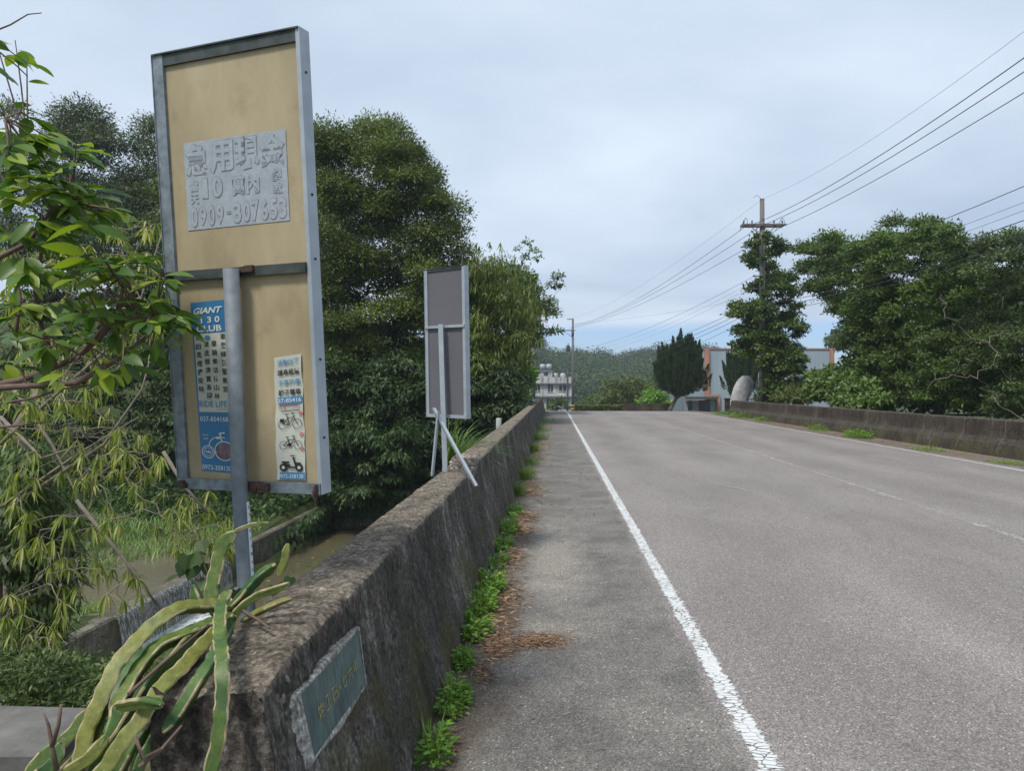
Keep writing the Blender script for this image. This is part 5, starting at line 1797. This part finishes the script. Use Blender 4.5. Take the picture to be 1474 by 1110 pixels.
# ------------------------------------------------------------------ dragon-fruit cactus
def arm(mb, path, w0, w1=None, skin=0, rot=0.0, scal=0.15, tip=True):
    """three-winged scalloped stem along the path; material 1 is the corky margin"""
    w1 = w1 or w0
    pts_ = [Vector(p) for p in path]
    cum = [0]
    for a, b in zip(pts_, pts_[1:]): cum.append(cum[-1] + (b - a).length)
    Lt = cum[-1]; n_ = max(24, int(Lt / .008))

    def at(s_):
        s_ = min(max(s_, 0), Lt)
        k = 0
        while k < len(cum) - 2 and cum[k + 1] < s_: k += 1
        f_ = (s_ - cum[k]) / (cum[k + 1] - cum[k])
        p0 = pts_[max(k - 1, 0)]; p1 = pts_[k]; p2 = pts_[k + 1]; p3 = pts_[min(k + 2, len(pts_) - 1)]
        return 0.5 * ((2 * p1) + (p2 - p0) * f_ + (2 * p0 - 5 * p1 + 4 * p2 - p3) * f_ ** 2 + (3 * p1 - p0 - 3 * p2 + p3) * f_ ** 3)
    up = None; vs = []; per = 12
    phase = random.random() * 6; seg = .05
    for i in range(n_ + 1):
        s_ = Lt * i / n_
        p = at(s_) + Vector((noise.noise(Vector((s_ * 9, phase, 0))), 0, noise.noise(Vector((s_ * 9, phase, 9))))) * .011; d = (at(s_ + .01) - at(s_ - .01)).normalized()
        if up is None: up = Vector((0, -1, .35)); 
        up = (up - d * up.dot(d)).normalized(); sd_ = d.cross(up)
        wr = (w0 + (w1 - w0) * i / n_)
        if tip: wr *= min(1, .35 + (Lt - s_) / .05)
        wr *= min(1, .5 + s_ / .05)
        for kk in range(3):
            a0 = rot + kk * 2.094 + .0
            sc_ = 1 - scal * (1 - abs(math.sin((s_ / seg) * math.pi + phase + kk * 1.1))) - .05 * noise.noise(Vector((s_ * 40, kk, 0)))
            R_ = wr * sc_
            for (da, rr_) in ((-1.047, .26 * wr), (-.16, R_ * .92), (0, R_), (.16, R_ * .92)):
                if rr_ > .5 * wr: da = math.atan2(.0045 * (1 if da > 0 else (-1 if da < 0 else 0)), rr_)
                a = a0 + da
                vs.append(p + (up * math.cos(a) + sd_ * math.sin(a)) * rr_)
    fs = []; mi = []
    b = len(mb.v)
    mb.v += [tuple(v_) for v_ in vs]
    for i in range(n_):
        for k in range(per):
            k2 = (k + 1) % per
            mb.f.append((b + i * per + k, b + i * per + k2, b + (i + 1) * per + k2, b + (i + 1) * per + k))
            marg = (k % 4) in (1, 2)
            thick = noise.noise(Vector((i * .12, k // 4, phase))) > -.15
            mb.mi.append(1 if marg and thick else 0); mb.sm.append(k % 4 in (0, 3))
    for e in (0, n_):
        for kk in range(3):
            mb.f.append((b + e * per + kk * 4 + 1, b + e * per + kk * 4 + 2, b + e * per + kk * 4 + 3, b + e * per + ((kk * 4 + 4) % per))); mb.mi.append(1); mb.sm.append(False)
    # areoles: small pale tufts in the notches of the ribs
    return mb


cr = thing('cactus', P(335, 880, 2.35), 'dragon fruit cactus with green and yellowed arms draped over the near parapet end', 'cactus')
arms = [
    ([(345, 880, 2.45), (310, 872, 2.35), (255, 880, 2.2), (205, 915, 2.1), (165, 975, 2.0), (135, 1030, 1.95), (115, 1115, 1.9)], .034, 'y', .3, 'brown-edged yellow arm arching over the others'),
    ([(340, 885, 2.4), (290, 905, 2.2), (225, 935, 2.1), (185, 990, 2.0), (160, 1030, 1.95)], .040, 'g', 1.2, None),
    ([(335, 890, 2.35), (270, 925, 2.15), (235, 960, 2.05), (200, 1010, 1.95), (165, 1060, 1.9), (120, 1120, 1.85)], .036, 'd', 2.2, None),
    ([(322, 905, 2.2), (285, 935, 2.05), (255, 968, 1.95), (222, 1005, 1.88), (190, 1050, 1.82), (150, 1105, 1.78), (110, 1150, 1.75)], .040, 'y', .55, 'widest yellow-green arm in the middle of the heap'),
    ([(330, 900, 2.15), (305, 950, 1.95), (280, 990, 1.88), (255, 1030, 1.85), (236, 1052, 1.84)], .030, 'd', .9, None),
    ([(324, 855, 2.3), (318, 900, 2.05), (320, 960, 1.86), (324, 1010, 1.82), (318, 1060, 1.80), (300, 1125, 1.78)], .031, 'g', .5, 'straight green arm hanging down the end face of the parapet'),
    ([(318, 890, 2.4), (305, 860, 2.42), (312, 820, 2.44), (322, 785, 2.45), (338, 768, 2.45)], .042, 'g', 1.0, 'upright arm rising beside the sign pole'),
    ([(338, 768, 2.45), (358, 760, 2.44), (388, 755, 2.42)], .014, 'g', 1.0, None),
    ([(325, 880, 2.4), (350, 855, 2.4), (375, 830, 2.42), (398, 812, 2.44)], .030, 'd', .2, None),
    ([(335, 885, 2.35), (365, 862, 2.35), (395, 848, 2.35), (415, 838, 2.35)], .026, 'g', 1.4, None),
    ([(402, 828, 2.4), (409, 812, 2.4), (413, 782, 2.4)], .022, 'y', .9, 'yellow tip pointing up at the right end'),
    ([(345, 895, 2.3), (370, 880, 2.3), (400, 868, 2.3), (420, 862, 2.3)], .020, 'y', .2, None),
    ([(300, 880, 2.35), (285, 865, 2.35), (278, 842, 2.35)], .034, 'd', .5, None),
    ([(172, 1018, 1.86), (205, 1015, 1.82), (236, 1020, 1.80)], .024, 'g', 1.6, None),
    ([(168, 1015, 1.95), (160, 1050, 1.9), (140, 1090, 1.86), (100, 1140, 1.84)], .030, 'd', .2, None),
    ([(125, 1025, 1.98), (95, 1060, 1.95), (60, 1100, 1.92), (40, 1140, 1.9)], .032, 'g', .8, None),
    ([(150, 1060, 1.88), (130, 1085, 1.85), (95, 1112, 1.82), (60, 1140, 1.8)], .030, 'y', .5, None),
    ([(215, 1040, 1.9), (190, 1075, 1.86), (160, 1130, 1.84)], .030, 'd', 1.5, None),
    ([(235, 1000, 2.0), (228, 1050, 1.95), (200, 1110, 1.9), (190, 1150, 1.9)], .03, 'd', .4, None),
    ([(262, 985, 2.0), (240, 1040, 1.95), (226, 1120, 1.92)], .028, 'd', 1.1, None),
    ([(300, 900, 2.4), (240, 925, 2.3), (190, 960, 2.2), (150, 1020, 2.1), (128, 1090, 2.05)], .034, 'd', 1.7, None),
    ([(310, 930, 2.2), (275, 965, 2.1), (240, 1010, 2.02), (205, 1070, 1.98), (185, 1130, 1.95)], .034, 'g', .1, None),
    ([(90, 1070, 1.9), (70, 1100, 1.88), (30, 1130, 1.86)], .03, 'd', .7, None),
    ([(280, 930, 2.25), (215, 990, 2.15), (170, 1060, 2.08), (150, 1130, 2.0)], .032, 'y', 1.9, None),
    ([(150, 1000, 2.0), (130, 1060, 1.96), (80, 1120, 1.95)], .03, 'g', 2.0, None),
]
for path, w_, sk, rt, lb in arms:
    mb = MB(); arm(mb, [P(*p) for p in path], w_ * random.uniform(.54, .78), skin=0, rot=rt)
    o = mb.build('stem', [M[{'y': 'cact_y', 'g': 'cact_g', 'd': 'cact_d'}[sk]], M['cact_m']], cr)
    if lb: o['label'] = lb
# dead twigs and aerial roots through the cactus
mb = MB()
for pth in ([(365, 885, 2.3), (400, 868, 2.3), (430, 857, 2.3), (442, 858, 2.3)], [(350, 880, 2.3), (372, 893, 2.25), (388, 905, 2.2)], [(82, 1110, 1.8), (75, 1075, 1.8), (70, 1045, 1.8), (63, 1028, 1.8)], [(75, 1075, 1.8), (84, 1045, 1.8), (88, 1015, 1.8)],
            [(200, 1105, 1.75), (232, 1080, 1.78), (262, 1045, 1.8)], [(232, 1080, 1.78), (205, 1092, 1.75), (195, 1060, 1.75)], [(185, 1000, 1.9), (240, 950, 2.0), (300, 900, 2.15)]):
    mb.tube([P(*p) for p in pth], [.006 - .0012 * i for i in range(len(pth))], 6)
tag(mb.build('dead_twigs', M['twig']), 'brown dead twigs lying through the cactus on the wall end', 'twigs', kind='stuff')
# heart-leaved vine behind the pole foot
vn = thing('heartleaf_vine', P(290, 830, 2.7), 'small vine with dark heart-shaped leaves climbing left of the sign pole foot', 'vine')
vl = [(270, 800, .045), (288, 797, .05), (300, 812, .045), (278, 815, .045), (265, 812, .04), (296, 835, .04), (312, 800, .035), (325, 845, .035), (395, 845, .03), (418, 832, .03), (340, 850, .035), (290, 780, .035), (375, 850, .035), (330, 870, .035), (350, 868, .03)]
mb = MB(); prev = P(320, 890, 2.5)
for (a, b, s_) in vl:
    c = P(a, b, random.uniform(2.45, 2.7))
    mb.tube([prev, prev.lerp(c, .5) + Vector((0, 0, .01)), c], .002, 5, cap=False)
mb.build('stem', M['twig'], vn)
mb = MB()
for (a, b, s_) in vl:
    c = P(a, b, 2.5)
    rot = Euler((random.uniform(.9, 1.5), random.uniform(-.4, .4), random.uniform(-.6, .6))).to_matrix()
    hp = [(0, -.0), (.35, .18), (.62, .05), (.70, -.25), (.5, -.65), (0, -1.2), (-.5, -.65), (-.70, -.25), (-.62, .05), (-.35, .18)]
    vs = [c] + [c + rot @ Vector((x_ * s_, y_ * s_, -.12 * s_ * abs(x_))) for x_, y_ in hp]
    mb.add(vs, [(0, 1 + i, 1 + (i + 1) % 10) for i in range(10)], 0, False)
mb.build('leaves', M['darkleaf'], vn)

# ------------------------------------------------------------------ weeds at the foot of the left parapet
def weed(base, w_, h_, k, L, matn, label, grass=0, group='weeds at the foot of the left parapet'):
    n_ = k
    r = RS.rand(n_) ** .5; a = RS.rand(n_) * 6.283
    hh_ = RS.rand(n_)
    p = np.stack([base[0] + r * np.cos(a) * w_ * .6, base[1] + r * np.sin(a) * w_ * 1.3, base[2] + h_ * hh_ * (1 - .5 * r)], 1)
    T = unit(np.stack([np.cos(a) + RS.normal(0, .5, n_), np.sin(a) + RS.normal(0, .5, n_), RS.uniform(-.1, .8, n_)], 1))
    N = unit(np.stack([RS.normal(0, .3, n_), RS.normal(-.2, .3, n_), np.ones(n_)], 1))
    s_ = RS.uniform(.6, 1.2, n_)
    lob = np.array([noise.noise(Vector((float(q[0]) * 9, float(q[1]) * 9 / max(1, base[1] / 6), 3.0))) for q in p])
    p[:, 2] *= np.clip(.75 + lob * 1.1, .15, 1.5)
    p[:, 0] += lob * .06
    parts = [leaves6(p, T, N, L * s_, L * .46 * s_, .2)]
    if True: parts.append(grass_tuft(Vector(base), max(grass, 22), h_ * 1.5, .006, w_ * .6, .5))
    V__, F__ = merge(parts)
    root_ = thing('weed', base, label, 'weed', group)
    link_mesh('leaves', np_mesh(V__, F__), M[matn], root_)
    mb_ = MB()
    for _ in range(12):
        b2 = Vector(base) + Vector((random.uniform(-.5, .5) * w_, random.uniform(-1, 1) * w_, 0))
        mb_.tube([b2, b2 + Vector((random.uniform(-.02, .02), random.uniform(-.02, .02), h_ * random.uniform(.5, .95)))], [.0025, .0015], 4, cap=False)
    mb_.build('stems', M['weed'], root_)
    return root_


def foot(py): return F * EYE / (py - CY)


wlist = [(612, 1095, .06, .15, 90, .05, 6, 'nearest sparse weed with upright pale leaves at the wall foot, bottom of the photo'), (640, 1015, .07, .14, 170, .045, 0, 'low bright leafy clump, second from the bottom at the wall foot'),
         (650, 955, .06, .13, 120, .045, 25, 'clump of leaves mixed with grass beside the brown litter tongue'), (668, 912, .09, .14, 240, .048, 0, 'lush leafy clump just above the brown litter tongue'), (672, 880, .10, .18, 300, .048, 0, 'densest lush clump reaching up the dark wall'),
         (690, 850, .10, .17, 300, .045, 0, 'bushy leafy clump above the densest one'), (704, 812, .10, .10, 220, .04, 10, 'thin low clump halfway along the near parapet'), (716, 788, .10, .11, 230, .04, 0, 'small leafy clump beside a patch of dead leaves'),
         (727, 765, .12, .13, 260, .04, 0, 'rounded bright clump before the grassy stretch'), (734, 738, .12, .12, 160, .04, 60, 'mixed grass and leaf clump nearest the rounded one'), (740, 712, .14, .20, 60, .04, 170, 'grassy tuft below the grey sign brace'),
         (747, 690, .18, .24, 30, .04, 260, 'tall pale grass tuft right of the grey sign brace'), (753, 668, .2, .20, 60, .05, 220, 'second grass tuft beyond the brace'), (758, 650, .25, .24, 60, .05, 260, 'third grass tuft, where the shoulder narrows'),
         (763, 633, .3, .30, 60, .06, 300, 'tall grass tuft before the far end of the left parapet'), (767, 620, .4, .22, 160, .07, 120, 'low green clump near the far end of the left parapet'), (772, 608, .6, .22, 200, .08, 60, 'farthest green clump at the end of the left parapet')]
for (px, py, w_, h_, k, L, gr, lb) in wlist:
    Y_ = foot(py)
    weed((max(-.53, .03 + (px - CX) / F * Y_) , Y_, .0), w_ * random.uniform(1.3, 2.3), h_ * random.uniform(.8, 1.35), int(k * random.uniform(1.6, 2.8)), L * random.uniform(.7, 1.05), 'weed' if gr < 100 else 'grass', lb, gr)
rlist = [(1235, 630, .5, .30, 500, .07, 60, 'round green clump at the foot of the right parapet'), (1180, 619, .5, .2, 220, .07, 60, 'low clump left of the round one by the right parapet'), (1085, 601, .9, .28, 420, .09, 160, 'bright grass patch at the far end of the right parapet'),
         (1118, 606, .8, .18, 240, .09, 90, 'thin green patch between the far grass and the low clump, right side'), (1052, 597, .9, .22, 300, .09, 120, 'pale grass clump where the right edge line ends'), (1320, 648, .5, .10, 160, .05, 60, 'flat mossy weed patch by the right parapet'), (1400, 668, .4, .08, 120, .05, 40, 'thin weed patch near the right edge of the photo')]
for (px, py, w_, h_, k, L, gr, lb) in rlist:
    Y_ = foot(py)
    weed((min(10.15, max(9.55, (px - CX) / F * Y_)), Y_, .0), w_ * 1.2, h_ * 1.2, k * 2, L, 'weed', lb, gr, 'weeds at the foot of the right parapet')

# dead leaf litter
pp = []
for (px, py, sx_, sy_, k) in ((770, 925, 36, 9, 480), (715, 935, 20, 16, 300), (700, 905, 26, 22, 320), (725, 855, 22, 26, 260), (735, 800, 18, 18, 160), (745, 765, 18, 12, 160), (755, 745, 14, 8, 80), (765, 705, 14, 10, 120), (690, 970, 14, 16, 90), (640, 1075, 14, 26, 50), (775, 655, 14, 8, 110), (783, 640, 12, 7, 90), (790, 612, 8, 5, 60), (720, 880, 30, 30, 160)):
    for _ in range(int(k * 1.8)):
        a = px + random.gauss(0, sx_ * .6); b = py + random.gauss(0, sy_ * .6)
        if b < 600: continue
        Y_ = foot(b); x_ = (a - CX) / F * Y_
        if x_ < -.6: x_ = -.6 + random.random() * .2
        pp.append((x_, Y_, .008 + random.random() * .012))
for _ in range(1500):
    y_ = random.uniform(11, 40); pp.append((random.gauss(9.75, .28), y_, .01 + random.random() * .01))
for _ in range(260):
    pp.append((random.uniform(-.5, .8), random.uniform(2.5, 16), .008))
pp = np.array(pp); n = len(pp)
T = unit(np.stack([np.ones(n) + RS.normal(0, .5, n), RS.normal(0, .7, n), RS.normal(0, .12, n)], 1))
V_, F_ = leaves6(pp, T, unit(np.stack([RS.normal(0, .35, n), RS.normal(0, .35, n), np.ones(n)], 1)), RS.uniform(.03, .085, n) * np.clip(pp[:, 1] / 6, .8, 1.6), RS.uniform(.004, .010, n) * np.clip(pp[:, 1] / 6, .8, 1.6), .1)
tag(link_mesh('leaf_litter', np_mesh(V_, F_), M['litter']), 'brown dead leaves and bamboo sheaths drifted along the gutters', 'leaf litter', kind='stuff')

# ------------------------------------------------------------------ right side vegetation
def fill_r(poly, n, x0, x1, r0, r1):
    xs_ = [p[0] for p in poly]; ys_ = [p[1] for p in poly]; res = []; tries = 0
    while len(res) < n and tries < n * 60:
        tries += 1
        a = random.uniform(min(xs_), max(xs_)); b = random.uniform(min(ys_), max(ys_))
        if not in_poly(a, b, poly): continue
        Y_ = random.uniform(x0, x1) * F / (a - CX); r_ = random.uniform(r0, r1) * Y_ / 25
        c = P(a, b, Y_)
        if any((c - d).length < .5 * min(r_, q_) for d, q_ in res): continue
        res.append((c, r_))
    return res



# vine-covered tree round the pole
R1 = [(1066, 372), (1090, 345), (1112, 335), (1130, 362), (1120, 395), (1140, 400), (1150, 430), (1152, 470), (1156, 510), (1150, 560), (1145, 575), (1105, 575), (1098, 545), (1080, 520), (1058, 500), (1064, 470), (1056, 430), (1085, 420), (1090, 385)]
c_ = fill(R1, 125, 40.4, 43.5, .35, .75) + fill([(1083, 440), (1118, 440), (1140, 575), (1108, 575), (1100, 530)], 40, 38.6, 39.6, .3, .6) + [(P(x_, y_, 39.5), q_) for x_, y_, q_ in ((1092, 350, .35), (1100, 372, .3), (1093, 405, .3), (1102, 425, .35), (1090, 440, .4), (1104, 340, .3))]
tree('vine_tree', (12.6, 42, -1.2), c_, 230, .19, .10, 'tree_r', 'narrow leafy tree clasping the tall utility pole on the right', r0=.16, every=2, shell=.55)
R2 = [(1150, 360), (1185, 340), (1215, 352), (1240, 350), (1262, 370), (1290, 360), (1300, 430), (1290, 560), (1225, 560), (1215, 500), (1222, 465), (1180, 440), (1160, 410)]
c_ = fill_r(R2, 185, 11.9, 14.6, .22, .56)
tree('broadleaf_tree', (12.9, 30, -1.6), c_, 300, .15, .07, 'tree_r', 'loose green tree with sky between its sprays, left part of the right-hand row', r0=.16, group='trees behind the right parapet', every=1, shell=.55)
R3 = [(1262, 345), (1285, 322), (1330, 318), (1365, 330), (1390, 350), (1410, 380), (1400, 470), (1390, 580), (1280, 580), (1275, 450)]
c_ = fill_r(R3, 185, 11.9, 14.6, .24, .60)
tree('broadleaf_tree', (13.4, 25, -1.6), c_, 340, .125, .058, 'tree_r', 'tallest tree of the right-hand row, its crown highest against the sky', r0=.18, group='trees behind the right parapet', every=1, shell=.5)
R4 = [(1385, 375), (1410, 350), (1445, 338), (1490, 345), (1560, 360), (1560, 600), (1400, 600), (1380, 480)]
c_ = fill_r(R4, 185, 11.9, 14.6, .26, .64)
tree('broadleaf_tree', (13.6, 20, -1.6), c_, 380, .10, .042, 'tree_r2', 'tree cut by the right edge of the photo with paler feathery leaves', r0=.16, group='trees behind the right parapet', every=1, shell=.5, bark='bark_l')
# fill behind
R5 = [(1215, 470), (1290, 430), (1400, 415), (1530, 430), (1530, 600), (1240, 590)]
c_ = fill_r(R5, 90, 15.5, 19, .6, 1.1)
tree('background_tree', (19, 36, -1.5), c_, 260, .26, .14, 'darkleaf', 'dark mass of foliage behind the right-hand row of trees', r0=.2, every=3)
for (poly, n_, dd, L_, W_, mt, lb) in (
    ([(1170, 552), (1200, 538), (1245, 545), (1268, 562), (1265, 580), (1175, 578)], 44, (11.4, 12.4), .24, .11, 'bush_l', 'pale large-leaved shrub leaning over the middle of the right parapet'),
    ([(1212, 576), (1250, 570), (1290, 578), (1290, 590), (1215, 586)], 20, (11.2, 11.8), .20, .085, 'bush_l', 'smaller yellow-green shrub directly behind the right parapet'),
    ([(1098, 574), (1120, 568), (1150, 570), (1165, 578), (1100, 580)], 24, (11.6, 13.0), .30, .06, 'hedge', 'yellowish ferny shrub at the foot of the vine-clad tree'),
    ([(1165, 540), (1205, 535), (1240, 520), (1300, 530), (1290, 565), (1165, 560)], 60, (12.2, 13.8), .22, .11, 'tree_r', 'dark green shrub above the pale large-leaved one'),
    ([(1285, 500), (1380, 480), (1400, 590), (1290, 580)], 90, (11.5, 13.0), .11, .045, 'tree_r', 'dense green thicket behind the right parapet under the tallest tree'),
    ([(1375, 480), (1500, 480), (1500, 600), (1385, 590)], 90, (11.5, 13.0), .09, .035, 'tree_r2', 'dense thicket behind the right parapet at the right edge')):
    c_ = fill_r(poly, n_, dd[0], dd[1], .28, .52)
    X_ = sum(c.x for c, _ in c_) / len(c_); Yc = sum(c.y for c, _ in c_) / len(c_)
    tree('shrub', (X_, Yc, -1.7), c_, 170, L_, W_, mt, lb, 'shrub', group='shrubs behind the right parapet', r0=.05, every=2, shell=.5, four=False)
# bare pale branches
bb = thing('bare_tree', (13.2, 18.2, -1.5), 'bare pale branches tangled in front of the right edge foliage', 'tree')
mb = MB()
tg = [P(random.uniform(1320, 1470), random.uniform(410, 590), random.uniform(17.0, 18.5)) for _ in range(14)]
skeleton(mb, Vector((13.3, 18, -1.7)), tg, .06, wander=.14, minr=.009, n=5)
mb.build('branches', M['bark_l'], bb)


# junipers
def juniper(base, H_, W_, flames, label, lean=0.0):
    root_ = thing('juniper', base, label, 'tree', 'trained junipers beyond the crest')
    b = Vector(base)
    pn, Tn, Nn = [], [], []
    for (fx, fz, fh, fr, fy) in flames:
        # each flame: a spindle of upswept scale sprays
        c0 = b + Vector((fx * W_, fy * W_, fz * H_))
        n_ = int(1500 * (fh * fr) / (.4 * .2)) + 120
        s_ = RS.rand(n_)
        prof_ = np.sin(np.pi * np.clip(s_ * .97 + .03, 0, 1) ** .58) ** 1.15
        a = RS.rand(n_) * 6.283
        prof_ = prof_ * (1 + .22 * np.sin(s_ * 17 + a * 2 + fx * 30))
        rr_ = prof_ * fr * .9 * W_ * (.62 + .5 * RS.rand(n_))
        kx = .80 + .24 * s_
        p_ = np.stack([b.x + 1.0 + (c0.x - b.x) * kx + np.cos(a) * rr_, b.y + (c0.y - b.y) * kx + np.sin(a) * rr_, c0.z + s_ * fh * H_], 1)
        pn.append(p_)
        Tn.append(unit(np.stack([np.cos(a) * .45, np.sin(a) * .45, np.ones(n_)], 1) + RS.normal(0, .22, (n_, 3))))
        Nn.append(unit(np.stack([np.cos(a), np.sin(a), np.full(n_, .2)], 1) + RS.normal(0, .3, (n_, 3))))
    V__, F__ = leaves4(np.concatenate(pn), np.concatenate(Tn), np.concatenate(Nn), .17, .06)
    link_mesh('crown', np_mesh(V__, F__), M['juniper'], root_)
    mb_ = MB()
    mb_.tube([b, b + Vector((.2, 0, .5)), b + Vector((.65, 0, 1.3)), b + Vector((1.0, 0, H_ * .5))], [.2, .17, .14, .06], 9)
    for fx, fz, fh, fr, fy in flames[::6]:
        mb_.tube([b + Vector((.65, 0, 1.2)), b + Vector((1.0 + fx * W_ * .8, fy * W_, fz * H_ + .3))], [.07, .03], 6, cap=False)
    mb_.build('trunk', M['bark'], root_)


def jflames(peaks, n, seed_):
    rr = random.Random(seed_)
    env = [(0, .20), (.08, .40), (.22, .53), (.40, .52), (.54, .44), (.68, .31), (.82, .18), (.92, .09), (1, .03)]

    def er(t_):
        for a, b in zip(env, env[1:]):
            if a[0] <= t_ <= b[0]: return a[1] + (b[1] - a[1]) * (t_ - a[0]) / (b[0] - a[0])
        return .02
    res = []
    for _ in range(n):
        t_ = rr.random() ** .85 * .86; a = rr.uniform(0, 6.283); q_ = er(t_) * rr.uniform(.72, .96)
        h_ = rr.uniform(.18, .34)
        res.append((math.cos(a) * q_, .22 + t_ * .58, h_, rr.uniform(.042, .075), math.sin(a) * q_ * .8))
    for t_, k in ((0.02, .24), (.14, .34), (.3, .30), (.48, .19)):
        res.append((0, .20 + t_ * .58, .32, k, 0))
    for x_, z_, h_ in peaks: res += [(x_, z_, h_, .075, 0), (x_ - .03, z_ - .05, h_ * .8, .06, .05), (x_ + .035, z_ - .08, h_ * .8, .06, -.05)]
    return res


juniper((P(966, 593, 60).x - .2, 60, -.55), 6.5, 4.6, jflames([(.0, .74, .33), (-.02, .64, .3), (.34, .50, .34), (.30, .44, .28), (-.16, .56, .26), (.2, .56, .26), (.1, .6, .3), (-.36, .36, .26), (-.27, .46, .28), (.48, .36, .26)], 120, 3), 'large dark juniper with flame-shaped tips in front of the hall')
juniper((P(1062, 590, 66).x - .7, 66, -.9), 6.6, 3.7, jflames([(-.22, .6, .36), (.02, .66, .32), (.2, .6, .3)], 55, 9), 'smaller dark juniper between the hall front and the standing stone')
# bushes beyond the crest
for (poly, n_, dd, L_, W_, mt, cn, lb, r_) in (
    ([(862, 572), (870, 555), (890, 545), (905, 540), (922, 545), (935, 560), (930, 588), (865, 590)], 34, (85, 92), .35, .2, 'hedge', 140, 'olive rounded tree left of the large juniper', (.7, 1.3)),
    ([(920, 570), (940, 562), (962, 575), (962, 584), (922, 584)], 16, (70, 76), .3, .16, 'weed', 200, 'bright green bush left of the large juniper', (.5, .9)),
    ([(845, 575), (870, 570), (895, 575), (895, 590), (845, 590)], 18, (96, 104), .35, .2, 'tree_r', 130, 'mid green bush behind the hedge', (.6, 1.0)),
    ([(790, 585), (800, 574), (815, 578), (822, 590), (790, 592)], 10, (100, 104), .3, .16, 'tree_r', 130, 'small green bush at the foot of the far slim pole', (.4, .8)),
    ([(925, 548), (945, 540), (962, 550), (960, 570), (930, 568)], 12, (110, 120), .4, .22, 'tree_r2', 130, 'grey-green tree behind the large juniper', (1, 1.6)),
    ([(1195, 478), (1212, 474), (1222, 500), (1200, 505)], 10, (100, 110), .45, .25, 'acacia_far', 160, 'treetop showing just over the hall roof', (.9, 1.4))):
    c_ = fill(poly, n_, dd[0], dd[1], r_[0], r_[1])
    X_ = (sum(p[0] for p in poly) / len(poly) - CX) / F * dd[1]
    tree('bush', (X_, dd[1], -3.6), c_, cn, L_, W_, mt, lb, 'bush', r0=.12, every=3, shell=.5)
# clipped hedge on the crest
n = 9000
x = RS.uniform((828 - CX) / F * 68, (905 - CX) / F * 68, n); y = RS.uniform(68, 69.2, n); z = RS.uniform(-1.6, -.05, n)
z = np.minimum(z, -.12 + .12 * np.sin(x * 3) + .1 * RS.normal(size=n)); f_ = RS.rand(n) < .6; y[f_] = 68 + RS.rand(f_.sum()) * .15
V_, F_ = leaves4(np.stack([x, y, z], 1), rnd_dir(n), unit(rnd_dir(n) + [0, -.6, .8]), .22, .12)
tag(link_mesh('hedge', np_mesh(V_, F_), M['hedge']), 'low olive hedge on the far side of the crest', 'hedge')

# far wooded hill
parts = []
for k in range(640):
    y_ = 120 + 290 * random.random() ** .9
    x_ = random.uniform(-.045, .26) * y_ + random.uniform(-4, 4)
    r_ = random.uniform(2.6, 5.6) * (.6 + .4 * min(1, y_ / 260))
    zb = zg(x_, y_)
    if y_ < 165 and -10 < x_ < 14: r_ *= .5
    hgt_ = r_ * random.uniform(.9, 1.5) * (.35 if y_ < 180 else 1)
    parts.append(clump_leaves((x_, y_, zb + hgt_ * .7), r_, int(650), .36 * r_ / 3, .24 * r_ / 3, .2, .18, .85))
V_, F_ = merge(parts)
tag(link_mesh('far_wood', np_mesh(V_, F_), M['farwood']), 'wooded hill rising beyond the road, one green mass', 'wood', kind='stuff')

# ------------------------------------------------------------------ air
HAZE = True
if HAZE:
    hz_ = MB(); hz_.box(-1600, 1600, -70, 2700, -8, 60)
    m = mat('haze'); t = NT(m)
    vol = t.n('ShaderNodeVolumePrincipled')
    vol.inputs['Color'].default_value = (.72, .82, .95, 1)
    vol.inputs['Density'].default_value = 0.0005
    t.l(vol.outputs[0], t.out.inputs['Volume'])
    tag(hz_.build('haze', m), kind='stuff')
